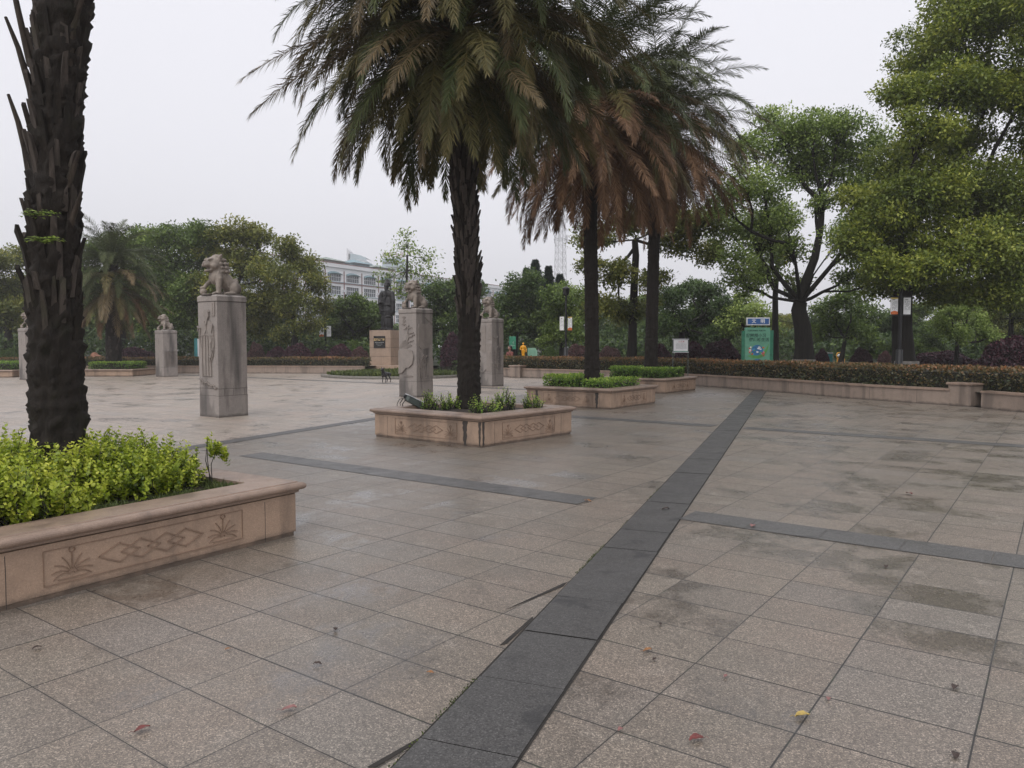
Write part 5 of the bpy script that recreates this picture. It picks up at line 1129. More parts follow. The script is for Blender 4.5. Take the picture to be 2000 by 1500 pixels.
# far belt of trees closing the view: copies of three trees
ARC = []
for k in range(3):
    r = random.Random(200+k); lb = []
    for i in range(17):
        a = i*2.4+r.uniform(-.3, .3); q = r.uniform(.5, 2.5)*(1 if i % 3 else .5); lb.append((math.cos(a)*q, math.sin(a)*q, r.uniform(.9, 6.2), r.uniform(1.0, 1.6)))
    ARC.append(wood_and_leaves(200+k, .2, [(0, 0, -.1), (0.05, 0, 1.0), (0, .05, 2.0)], lb, .25, 1.0, twig=4, hollow=.35))
BELT = [  # px, distance, top pixel, colour, what tells it apart
 (-60, 62, 505, 'L_mid'), (95, 66, 520, 'L_dark'), (150, 60, 540, 'L_mid'), (400, 64, 500, 'L_mid'), (520, 66, 560, 'L_dark'), (640, 70, 605, 'L_dark'), (610, 60, 625, 'L_mid'), (760, 75, 625, 'L_mid'), (820, 70, 600, 'L_bri'), (950, 68, 600, 'L_mid'), (905, 62, 620, 'L_dark'), (1060, 66, 600, 'L_dark'), (1170, 64, 600, 'L_dark'), (1250, 70, 560, 'L_mid'), (1210, 56, 625, 'L_dark'), (1290, 60, 590, 'L_mid'), (1400, 66, 575, 'L_mid'), (1370, 55, 620, 'L_dark'), (1440, 58, 600, 'L_dark'), (1530, 62, 600, 'L_yel'), (1590, 56, 610, 'L_dark'), (1680, 60, 590, 'L_mid'), (1740, 52, 600, 'L_dark'), (1790, 58, 580, 'L_mid'), (1840, 50, 610, 'L_dark'), (1900, 56, 560, 'L_yel'), (1950, 50, 600, 'L_mid'), (2010, 48, 560, 'L_yel'), (2080, 44, 540, 'L_mid'), (1810, 44, 625, 'L_mid'), (1700, 46, 630, 'L_mid'), (30, 70, 560, 'L_mid'), (200, 68, 560, 'L_dark'), (300, 70, 560, 'L_dark'), (2150, 40, 520, 'L_mid')]
AB = ['behind the olive tree at the far left edge', 'behind the foreground palm trunk, low on its left side', 'left of the bushy palm, behind the foreground palm trunk', 'in the gap between two tall trees above the nearest pillar', 'low in the gap right of the nearest pillar', 'behind the lamp left of the statue', 'seen low between the trunks left of the statue lamp', 'low behind the statue pedestal', 'fresh green, low behind the airy tree', 'between the central palm trunk and the scroll pillar', 'behind the left edge of the central palm trunk', 'low between the two round trees beside the yellow figure', 'just left of the middle palm trunk, low', 'tall, between the two dark palm trunks', 'low and dark between the two dark palm trunks', 'behind the farther palm trunk', 'above the white notice board', 'dark, low behind the white notice board', 'left of the green billboard', 'yellowish, between the thin trunk and the vase-shaped tree', 'dark, at the foot of the vase-shaped tree', 'right of the vase-shaped tree', 'dark, left of the lamp near the right edge', 'behind the lamp near the right edge', 'dark, right of the lamp near the right edge', 'yellowish, above the bright small tree at the right', 'right of the bright small tree', 'yellowish, cut by the right edge', 'beyond the right edge, only its left boughs in view', 'low, right behind the lamp near the right edge', 'low, in the gap left of the lamp near the right edge', 'between the left edge and the foreground palm', 'low behind the bushy palm planter', 'low behind the small far pillar', 'outermost at the right, mostly outside the picture']
for k, ((px, Y, top, m), lb) in enumerate(zip(BELT, AB)):
    s_ = (zat(top, Y)-LZ)/7.3; a = ARC[k % 3]
    put_tree('distant_tree', 'distant tree '+lb, a, ((px-1000)/F*Y, Y, LZ), m, k*1.3, (s_*1.25, s_*1.25, s_), 'far trees closing the view behind the park')

# undergrowth below the far trees
n = 60000; X = rng.uniform(-62, 46, n); k = rng.integers(0, 3, n); Yb = np.array([49, 56, 66])[k]-np.abs(X)*.05+rng.normal(0, .5, n)+2.5*np.sin(X*.21+k*2)
top = 1.5+.6*k+.7*np.array([mnoise.noise(Vector((x*.25, q, 3))) for x, q in zip(X, k)]); P = np.stack([X, Yb, LZ+top*rng.uniform(0, 1, n)**.7], 1)
tag(inst('undergrowth', leaf_mesh('undergrowth', P, rdir(n)+np.array([0, 0, .3]), rdir(n)*.6+np.array([0, -.3, .7]), rng.uniform(.16, .34, n), .32, M['L_dark'], np.clip(rng.normal(.35, .2, n), 0, 1))), 'dark leafy undergrowth filling the park below the far trees', 'undergrowth', kind='stuff')
# ------------------------------------------------------------------ round bushes
g = np.random.default_rng(9); n = 9000; d = rdir(n, g); d[:, 2] = np.abs(d[:, 2])
wob = np.array([mnoise.noise(Vector(x*2.3)) for x in d])*.16
P = d*(1+wob-g.exponential(.06, n))[:, None]; BUSH = leaf_mesh('bush', P, d*.6+g.normal(0, .5, (n, 3)), d+g.normal(0, .5, (n, 3)), g.uniform(.05, .11, n), .3, M['L_pur'], np.clip(g.normal(.42, .18, n)+.12*d[:, 2], 0, 1))
mb = MB(); iv, jf = ico(); mb.add(iv*np.array([.88, .88, .86]), jf); CORE = mb.mesh('core', M['twigs'])
def bush(label, px, Y, w_, top, m='L_pur', zb=LZ):
    rx = w_/F*Y/2; h = zat(top, Y)-zb; t = thing('round_bush', label, 'bush', ((px-1000)/F*Y, Y, zb), px*.1, 'clipped round bushes behind the hedges')
    inst('foliage', BUSH, t, sc=(rx, rx*.9, h), mat=M[m]); inst('twigs', CORE, t, sc=(rx, rx*.9, h))
for a in [('dark purple bush right behind the hedge at the right edge', 1975, 23.5, 130, 664), ('dark purple bush just left of the green billboard', 1408, 34, 84, 668), ('purple bush behind the white notice board', 1350, 35, 80, 672), ('purple bush left of the white notice board', 1285, 36, 60, 676),
          ('pinkish bush behind the lamp left of the middle palm trunk', 1128, 38, 62, 676, 'L_pink'), ('greyish pink bush between the two dark palm trunks', 1190, 38, 56, 680, 'L_pink'), ('tall purple bush just left of the central palm trunk', 885, 40, 50, 655), ('pinkish domed bush left of the statue pedestal', 703, 43, 40, 680, 'L_pink'),
          ('dark purple bush right of the street lamp left of the statue', 665, 43, 54, 675), ('magenta-tinged bush left of the street lamp left of the statue', 582, 43, 66, 674), ('dark low bush between the magenta bush and the lamp', 625, 44, 40, 683), ('dark purple bush far left of the statue lamp', 542, 43, 50, 680), ('pale pink loose bush right of the nearest pillar', 500, 44, 36, 672, 'L_pink'),
          ('black-purple mound behind the hedge right of the bushy palm', 262, 44, 90, 681), ('green round bush left of the foreground palm trunk', 20, 46, 70, 683, 'L_dark'), ('light green bush left of the pink domed bush by the pedestal', 692, 46, 40, 668, 'L_mid'), ('dark bush at the foot of the vase-shaped tree', 1605, 37, 30, 684), ('brown-purple round bush left of the lamp near the right edge', 1682, 40, 42, 682), ('pinkish small bush just left of the lamp near the right edge', 1728, 38, 30, 688, 'L_pink'),
          ('broad low brownish bush right of the lamp near the right edge', 1840, 36, 130, 688, 'L_pur'), ('dark bush between the yellow figure and the lamp post', 1075, 42, 40, 680, 'L_dark'), ('reddish bush behind the far left pillar', 65, 44, 60, 690), ('dark green bush behind the central palm trunk foot', 930, 40, 44, 688, 'L_dark')]:
    bush(*a)

# ------------------------------------------------------------------ street lamps with banners
def lamp(label, px, Y, top_py, bz, bw, bh, flip=False, lens=True):
    t = thing('street_lamp', label, 'street lamp', ((px-1000)/F*Y, Y, LZ), R(4 if not flip else -4), 'park lamps with pairs of banners')
    H = zat(top_py, Y)-LZ
    MB().tube([(0, 0, 0), (0, 0, .12), (0, 0, .14), (0, 0, 1.0), (0, 0, 1.02)], [.13, .13, .10, .095, .06], 12).build('base', M['fdark'], t)
    MB().tube([(0, 0, 1.0), (0, 0, H-.45)], [.055, .045], 10).build('pole', M['fdark'], t)
    MB().tube([(0, 0, H-.45), (0, 0, H-.40), (0, 0, H-.12), (0, 0, H-.1), (0, 0, H)], [.06, .13, .17, .2, .03], 8, sm=False).build('lamp_head', M['fdark'], t)
    m = MB().tube([(0, 0, H-.385), (0, 0, H-.13)], [.11, .145], 8, sm=False); m.build('lamp_glass', M['lampw'], t)
    for s in (-1, 1):
        b = MB().box(min(s*.05, s*(bw+.13)), max(s*.05, s*(bw+.13)), -.012, .012, bz+bh/2+.02-LZ, bz+bh/2+.045-LZ).box(min(s*.05, s*(bw+.13)), max(s*.05, s*(bw+.13)), -.012, .012, bz-bh/2-.045-LZ, bz-bh/2-.02-LZ); b.build('bracket', M['fdark'], t)
        x0 = .09 if s > 0 else -.09-bw; fr = (Vector((x0, -.012, bz-bh/2-LZ)), Vector((1, 0, 0)), Vector((0, 0, 1)), Vector((0, -1, 0)))
        k = MB().box(x0, x0+bw, -.012, .012, bz-bh/2-LZ, bz+bh/2-LZ)
        accent = (s < 0) != flip
        if accent:
            k.plate([(0, 0), (bw, 0), (bw, bh*.16), (bw*.5, bh*.22), (0, bh*.14)], fr, 0, .003, 1); k.plate([(0, bh*.9), (bw, bh*.93), (bw, bh), (0, bh)], fr, 0, .003, 3)
        r = random.Random(int(px+s))
        for q in range(5):
            for j in range(9):
                if r.random() < .2: continue
                a = bw*(.18+.16*q); b_ = bh*(.28+.06*j); k.plate([(a, b_), (a+bw*.07, b_), (a+bw*.07, b_+bh*.035), (a, b_+bh*.035)], fr, 0, .002, 2)
        k.plate([(bw*.2, bh*.86), (bw*.6, bh*.86), (bw*.6, bh*.89), (bw*.2, bh*.89)], fr, 0, .002, 4)
        k.build('banner', [M['white'], M['orange'], M['greytext'], M['pyel'], M['fdark']], t)
lamp('street lamp with two white banners nearest the right edge, orange foot on the left one', 1756, 23.0, 520, zat(598, 23.0), .22, .50)
lamp('street lamp with two white banners just left of the middle palm trunk', 1105, 36.0, 560, zat(632, 36.0), .20, .64, True)
lamp('street lamp with two banners left of the bronze statue', 636, 46.5, 597, zat(647, 46.5), .26, .64)
lamp('small far lamp with two bluish banners behind the small far pillar', 285.5, 56, 640, zat(677, 56), .26, .44)

# ------------------------------------------------------------------ signs and boards
def board_big():
    Y = 28.5; x = 1478; p = along(x, Y); t = thing('green_billboard', 'tall green billboard showing a globe wreathed in flowers, under the blue sign', 'billboard', (p.x, p.y, LZ), R(-6))
    z1 = zat(640, Y)-LZ; hw = .455
    MB().box(-hw, hw, -.06, .06, 0, z1).build('panel', M['bgreen'], t, .006)
    m = MB()
    for s in (-1, 1): MB().box(min(s*hw, s*(hw+.09))+(.002*s), max(s*hw, s*(hw+.09))+(.002*s), -.03, .16, 0, z1-.12).build('side_frame', M['bgreen2'], t, .008)
    MB().box(hw+.10, hw+.16, .10, .5, 0, z1-.10).build('side_frame', M['bgreen2'], t, .008)
    fr = (Vector((0, -.0605, 0)), Vector((1, 0, 0)), Vector((0, 0, 1)), Vector((0, -1, 0)))
    text_obj('small_heading', '推进移风易俗  共建文明', .062, M['dkgtext'], t, (-.04, -.063, z1-.115), (PI/2, 0, 0), 1.0, .002, bold=.001)
    text_obj('heading', '摒陋规小习', .145, M['dkgtext'], t, (-.05, -.063, z1-.30), (PI/2, 0, 0), 1.0, .002, bold=.003)
    text_obj('heading', '健康新生活', .145, M['dkgtext'], t, (.06, -.063, z1-.455), (PI/2, 0, 0), 1.0, .002, bold=.003)
    gz = z1-.85; g_ = MB(); ring = [(.21*math.cos(a), gz+.21*math.sin(a)) for a in np.linspace(0, 2*PI, 28, endpoint=False)]
    g_.plate(ring, fr, 0, .003, 0); r = random.Random(5)
    for k in range(7): g_.plate(cloudy(r.uniform(-.12, .14), gz+r.uniform(-.12, .14), .045, .03, 7, k, .4), fr, 0, .0045+.0002*k, 2 if k % 2 else 5)
    # green leaf cradle below and to the right
    g_.plate([(-.36, gz-.20), (-.2, gz-.28), (.05, gz-.30), (.24, gz-.22), (.36, gz-.02), (.42, gz+.26), (.30, gz+.05), (.18, gz-.12), (0, gz-.19), (-.2, gz-.17)], fr, 0, .006, 2)
    for k in range(16):
        a = R(r.choice([r.uniform(150, 215), r.uniform(-40, 35)])); q = r.uniform(.19, .31); g_.plate(cloudy(q*math.cos(a), gz-.02+q*math.sin(a), .035, .035, 7, k, .3), fr, 0, .0075+.0003*k, [1, 3, 4, 5, 3][k % 5])
    g_.plate([(-.1, gz-.37), (.14, gz-.37), (.1, gz-.31), (-.06, gz-.31)], fr, 0, .004, 0)
    g_.build('printed_globe', [M['globe'], M['orange'], M['pgreen'], M['pred'], M['ppink'], M['white']], t)
    m = MB()
    for x_ in (-.25, 0.0, .1, .28): m.box(x_-.012, x_+.012, -.01, .01, z1+.001, zat(634.5, Y)-LZ-.021)
    m.build('post', M['bgreen2'], t)
    z2 = zat(634.5, Y)-LZ; z3 = zat(620.5, Y)-LZ
    MB().box(-.40, .44, -.05, .09, z2-.02, z3).build('sign_frame', M['white'], t, .01)
    MB().box(-.365, .405, -.058, -.0505, z2+.022, z3-.04).build('blue_sign', M['bluesign'], t)
    text_obj('lettering', '文  明', .165, M['white'], t, (.02, -.060, (z2+z3)/2-.01), (PI/2, 0, 0), 1.25, .003, bold=.004)
board_big()
def notice():
    Y = 27.5; p = along(1329, Y); t = thing('notice_board', 'small white notice board on two legs behind the hedge', 'notice board', (p.x, p.y, LZ), R(-5))
    z0, z1 = zat(688, Y)-LZ, zat(662, Y)-LZ
    m = MB()
    for s in (-1, 1): m.box(s*.27-.014, s*.27+.014, -.014, .014, 0, z1)
    m.build('leg', M['flood'], t)
    MB().box(-.25, .25, -.02, .02, z0+.02, z1-.03).build('panel', M['white'], t)
    MB().box(-.29, .29, -.05, .06, z1-.025, z1+.005).build('top_rail', M['steelw'], t, .006); MB().box(-.29, .29, -.04, .04, z0-.01, z0+.018).build('bottom_rail', M['steelw'], t, .006)
    text_obj('heading', '公示牌', .06, M['pred'], t, (0.02, -.0215, z1-.1), (PI/2, 0, 0), 1.5, .001)
    fr = (Vector((0, -.0205, 0)), Vector((1, 0, 0)), Vector((0, 0, 1)), Vector((0, -1, 0))); k = MB(); r = random.Random(3)
    k.plate([(-.17, z1-.152), (.2, z1-.152), (.2, z1-.146), (-.17, z1-.146)], fr, 0, .001)
    for j in range(6):
        x = -.17
        while x < .2: w_ = r.uniform(.01, .03); k.plate([(x, z1-.19-.032*j), (x+w_, z1-.19-.032*j), (x+w_, z1-.178-.032*j), (x, z1-.178-.032*j)], fr, 0, .001); x += w_+.01
    k.build('small_lettering', M['greytext'], t); MB().box(-.25, .25, -.024, -.0205, z0+.02, z0+.045).build('green_strip', M['bgreen2'], t)
notice()
def mint():
    Y = 39.5; p = along(1040, Y); t = thing('mint_sign', 'pale green sign with a cut corner beside the yellow figure', 'sign', (p.x, p.y, LZ))
    z0, z1 = zat(698, Y)-LZ, zat(679.5, Y)-LZ; fr = (Vector((0, 0, 0)), Vector((1, 0, 0)), Vector((0, 0, 1)), Vector((0, -1, 0)))
    MB().plate([(-.25, z0), (.25, z0), (.25, z1-.16), (.14, z1), (-.25, z1)], fr, -.02, .02).build('panel', M['mint'], t)
    k = MB()
    for j in range(6): k.plate([(-.2, z0+.06+.06*j), (.18-.02*(j % 3), z0+.06+.06*j), (.18-.02*(j % 3), z0+.075+.06*j), (-.2, z0+.075+.06*j)], fr, .02, .022)
    k.build('printed_lines', M['bgreen'], t); MB().box(-.2, -.16, -.015, .018, 0, z0).box(.12, .16, -.015, .018, 0, z0).build('leg', M['fdark'], t)
    Y = 43; p = along(1001, Y); t = thing('hanging_green_sign', 'dark green panel with pale marks behind the seated person', 'sign', (p.x, p.y, LZ))
    z0, z1 = zat(682, Y)-LZ, zat(657, Y)-LZ
    MB().box(-.19, .19, -.02, .02, z0, z1).build('panel', M['bgreen2'], t); MB().box(-.17, -.13, .021, .05, 0, z1).box(.13, .17, .021, .05, 0, z1).build('post', M['fdark'], t)
    k = MB(); fr = (Vector((0, -.02, 0)),)+fr[1:]
    k.stroke([(0.0, z0+.34), (.06, z0+.45), (.07, z0+.28)], .025, fr, 0, .003); k.plate([(-.12, z0+.2), (.12, z0+.2), (.12, z0+.235), (-.12, z0+.235)], fr, 0, .003); k.plate([(-.12, z0+.12), (.02, z0+.12), (.02, z0+.15), (-.12, z0+.15)], fr, 0, .003)
    k.build('printed_mark', M['mint'], t)
    Y = 41; p = along(384, Y); t = thing('teal_board', 'teal and white board edge showing just left of the nearest pillar', 'sign', (p.x, p.y, LZ), R(30))
    MB().box(-.06, .02, -.3, .3, 0, zat(661, Y)-LZ).build('frame', M['teal'], t); MB().box(.022, .12, -.28, .28, 0.05, zat(661, Y)-LZ-.02).build('panel', M['white'], t)
mint()
# yellow painted figure
def person_prims(h=1.0):
    p = []; e = lambda c, r, ro=(0, 0, 0): p.append(('e', c, r, ro)); c = lambda a, b, r0, r1: p.append(('c', a, b, r0, r1)); return p, e, c
def yellow_mesh():
    p, e, c = person_prims()
    e((0, 0, 1.56), (.075, .09, .115)); e((0, -.09, 1.55), (.016, .02, .025)); c((0, 0, 1.38), (0, 0, 1.48), .055, .05); e((0, 0, 1.22), (.19, .115, .22)); e((0, 0, .95), (.165, .11, .2))
    for s in (-1, 1):
        c((s*.085, 0, .88), (s*.07, -.01, .48), .095, .065); c((s*.07, -.01, .48), (s*.065, .02, .10), .062, .045); e((s*.065, -.05, .045), (.05, .12, .045)); e((s*.08, 0, 1.56), (.014, .025, .035))
    c((-.19, 0, 1.33), (-.29, -.02, 1.08), .06, .05); c((-.29, -.02, 1.08), (-.15, -.16, .98), .045, .035); e((-.13, -.17, .98), (.045, .045, .04))
    c((.19, 0, 1.33), (.27, .0, 1.06), .06, .05); c((.27, 0, 1.06), (.29, -.1, .86), .045, .035); e((.29, -.12, .82), (.035, .045, .06))
    return blob('yellow_figure', p, .017, M['yellow'], 2)
Y = 39.0; p = along(1022, Y); H = zat(669, Y); zf = zat(704.5, Y); s_ = (H-zf)/1.67
t = thing('yellow_figure', 'bright yellow standing figure sculpture behind the hedge beside the mint sign', 'sculpture', (p.x, p.y, LZ))
YM = yellow_mesh(); inst('figure', YM, t, (0, 0, zf-LZ), (0, 0, R(-15)), (s_,)*3); MB().box(-.2, .2, -.15, .15, -.02, zf-LZ).build('plinth', M['kerb'], t, .01)
t = thing('yellow_figure', 'second yellow figure, only a shoulder showing left of the middle palm trunk', 'sculpture', ((1143-1000)/F*39, 39, LZ))
inst('figure', YM, t, (0, 0, zf-LZ-.15), (0, 0, R(20)), (s_,)*3); MB().box(-.2, .2, -.15, .15, -.02, zf-LZ-.15).build('plinth', M['kerb'], t, .01)
# seated person behind the hedge
def sitter():
    Y = 37.6; p_ = along(996, Y); p, e, c = person_prims()
    t = thing('person', 'black-haired person in a reddish patterned top behind the hedge near the yellow figure', 'person', (p_.x, p_.y, LZ), R(-50))
    e((0, -.02, 1.20), (.078, .095, .115)); e((0, -.115, 1.19), (.014, .02, .02)); c((0, 0, 1.02), (0, -.01, 1.12), .052, .05); e((0, .0, .85), (.17, .11, .2)); e((0, .02, .62), (.15, .12, .16))
    for s in (-1, 1):
        c((s*.08, 0, .52), (s*.1, -.4, .50), .085, .065); c((s*.1, -.4, .50), (s*.1, -.42, .12), .06, .042); e((s*.1, -.48, .045), (.045, .11, .04))
        c((s*.18, 0, .96), (s*.22, -.06, .72), .052, .042); c((s*.22, -.06, .72), (s*.12, -.26, .62), .038, .03); e((s*.1, -.3, .61), (.035, .045, .025))
        for k in range(4): c((s*(.08+.014*k), -.33, .61), (s*(.075+.015*k), -.38+.005*abs(k-1), .595), .008, .007)
        c((s*.075, -.29, .615), (s*.05, -.32, .61), .009, .008); e((s*.082, -.01, 1.19), (.014, .022, .032)); e((s*.03, -.1, 1.215), (.012, .012, .01))
    z = zat(675, Y)-LZ-1.32
    inst('body', blob('body', p, .011, M['skin'], 1), t, (0, 0, z))
    q, e, c = person_prims(); e((0, .01, .85), (.185, .125, .205)); e((0, .025, .62), (.165, .135, .15))
    for s in (-1, 1): c((s*.18, 0, .96), (s*.22, -.055, .74), .065, .056); c((s*.22, -.06, .72), (s*.125, -.25, .625), .05, .042)
    inst('shirt', blob('shirt', q, .014, M['cloth'], 1), t, (0, 0, z))
    q, e, c = person_prims(); e((0, .025, .50), (.16, .14, .09))
    for s in (-1, 1): c((s*.08, 0, .52), (s*.1, -.4, .50), .098, .078); c((s*.1, -.4, .50), (s*.1, -.42, .16), .074, .058)
    inst('trousers', blob('trousers', q, .014, M['fdark'], 1), t, (0, 0, z))
    q, e, c = person_prims(); e((0, .015, 1.24), (.10, .112, .10)); e((0, .06, 1.16), (.095, .065, .13)); inst('hair', blob('hair', q, .012, M['hair'], 1), t, (0, 0, z))
    b = thing('park_bench', 'plain dark bench under the seated person', 'bench', (p_.x, p_.y, LZ), R(-50)); MB().box(-.6, .6, -.12, .22, z+.38, z+.42).build('seat', M['fdark'], b, .008)
    for s in (-1, 1): MB().box(s*.5-.03, s*.5+.03, -.08, .18, 0, z+.379).build('leg', M['fdark'], b)
sitter()
# dog
def dog():
    p, e, c = person_prims()   # faces -Y, height of back .52
    e((0, .28, .46), (.095, .20, .10)); e((0, .0, .45), (.105, .20, .15)); e((0, -.12, .46), (.09, .11, .13)); c((0, -.15, .54), (0, -.24, .68), .085, .062)
    e((0, -.27, .735), (.062, .085, .062)); c((0, -.31, .72), (0, -.42, .69), .04, .028); e((0, -.44, .695), (.018, .018, .016))
    for s in (-1, 1):
        c((s*.045, -.22, .77), (s*.06, -.21, .865), .026, .008)
        c((s*.075, -.10, .42), (s*.075, -.06, .26), .05, .028); c((s*.075, -.06, .26), (s*.075, -.10, .03), .024, .018); e((s*.075, -.12, .018), (.026, .042, .018))
        c((s*.07, .36, .44), (s*.08, .27, .30), .075, .04); c((s*.08, .27, .30), (s*.08, .43, .17), .036, .022); c((s*.08, .43, .17), (s*.08, .40, .03), .022, .017); e((s*.08, .38, .018), (.026, .042, .018))
    c((0, .46, .50), (0, .60, .42), .024, .018); c((0, .60, .42), (0, .66, .30), .018, .010)
    Y_d = at(752, 747); s_ = (zat(716, Y_d.y))/.87
    o = inst('dog', blob('dog', p, .011, M['dogfur'], 2), None, (Y_d.x, Y_d.y, 0), (0, 0, R(-20)), (s_*1.3, s_*1.05, s_)); tag(o, 'black prick-eared dog standing on the plaza in front of the statue', 'dog')
dog()
# floodlight in the central planter
def flood():
    o = at(806, 797, .44); t = thing('floodlight', 'grey floodlight lying tilted at the left corner of the central planter', 'floodlight', tuple(o), R(18))
    Mx = Matrix.Translation((.02, 0, .115)) @ Matrix.Rotation(R(27), 4, 'Y')
    v = []; 
    for (x, hy, z0_, z1_) in ((-.16, .10, -.03, .045), (-.12, .13, -.055, .05), (.12, .14, -.065, .05), (.155, .12, -.03, .045)): v += [Mx @ Vector(q) for q in ((x, -hy, z0_), (x, hy, z0_), (x, hy, z1_), (x, -hy, z1_))]
    f = [(k+j, k+(j+1) % 4, k+4+(j+1) % 4, k+4+j) for k in (0, 4, 8) for j in range(4)]+[(3, 2, 1, 0), (12, 13, 14, 15)]
    MB().add(v, f).build('housing', M['flood'], t, .012); MB().box(-.165, .16, -.145, .145, .0505, .064, 0, Mx).build('front_frame', M['steelw'], t, .005)
    MB().box(-.20, -.155, -.05, .05, -.02, .04, 0, Mx).build('gear_box', M['fdark'], t, .006)
    MB().tube([(-.14, -.12, .16), (-.2, -.12, .08), (-.17, -.12, -.02)], .008, 6).tube([(-.14, .12, .16), (-.2, .12, .08), (-.17, .12, -.02)], .008, 6).build('bracket', M['fdark'], t)
    MB().tube([(-.16, 0, .17), (-.23, -.02, .16), (-.27, -.02, .08), (-.27, -.01, -.01)], .006, 6).build('cable', M['fdark'], t)
flood()
# far little things behind the hedge, right
p = along(1642, 44); t = thing('yellow_rocking_toy', 'small yellow playground toy seen just above the hedge right of the vase-shaped tree', 'playground toy', (p.x, p.y, LZ))
t.scale = (.55, .55, .8); ring = [(-.2+.26*math.cos(a), 0, .62+.22*math.sin(a)) for a in np.linspace(0, 2*PI, 17)]; MB().tube(ring, .05, 6).build('ring', M['yellow'], t); MB().tube([(-.42, 0, .60), (-.2, -.03, .64), (.02, 0, .60)], [.04, .11, .04], 8).build('white_seat', M['white'], t)
MB().tube([(.22, 0, 0), (.24, 0, .5), (.20, 0, .85)], [.10, .08, .05], 8).box(-.4, .4, -.1, .1, 0, .4).build('body', M['yellow'], t, .02)
p = along(1621, 42); t = thing('litter_bin', 'small teal bin with a grey top left of the yellow toy', 'bin', (p.x, p.y, LZ)); MB().box(-.1, .1, -.1, .1, 0, .62).build('body', M['teal'], t, .01); MB().box(-.12, .12, -.12, .12, .64, .70).build('lid', M['steelw'], t, .01)
p = along(1647.5, 43); MBp = MB().box(-.03, .03, -.03, .03, 0, .98).box(-.04, .04, -.04, .04, .981, 1.0); tag(MBp.build('white_post', M['steelw'], None, 0, tuple(Vector((p.x, p.y, LZ)))), 'thin pale post just right of the yellow toy', 'post')
p = along(1676, 46); t = thing('stone_stool', 'pale flat stone seat behind the hedge left of the lamp near the right edge', 'seat', (p.x, p.y, LZ)); MB().box(-.18, .18, -.2, .2, .78, .86).build('top', M['white'], t, .01); MB().box(-.14, .14, -.15, .15, 0, .779).build('support', M['kerb'], t)
rk = blob('rock', [('e', (0, 0, .2), (.5, .4, .35)), ('e', (.3, .1, .15), (.35, .3, .3)), ('e', (-.2, .1, .4), (.3, .25, .3))], .05, M['rock'], 1)
tag(inst('rock', rk, None, tuple(along(191, 44, LZ)), (0, 0, .4), (.8, .8, 1.0)), 'reddish rock left of the bushy palm trunk, behind the hedge', 'rock')
tag(inst('rock', rk, None, tuple(along(231, 46, LZ)), (0, 0, 2.4), (.6, .6, 1.2)), 'smaller reddish rock right of the bushy palm trunk', 'rock')

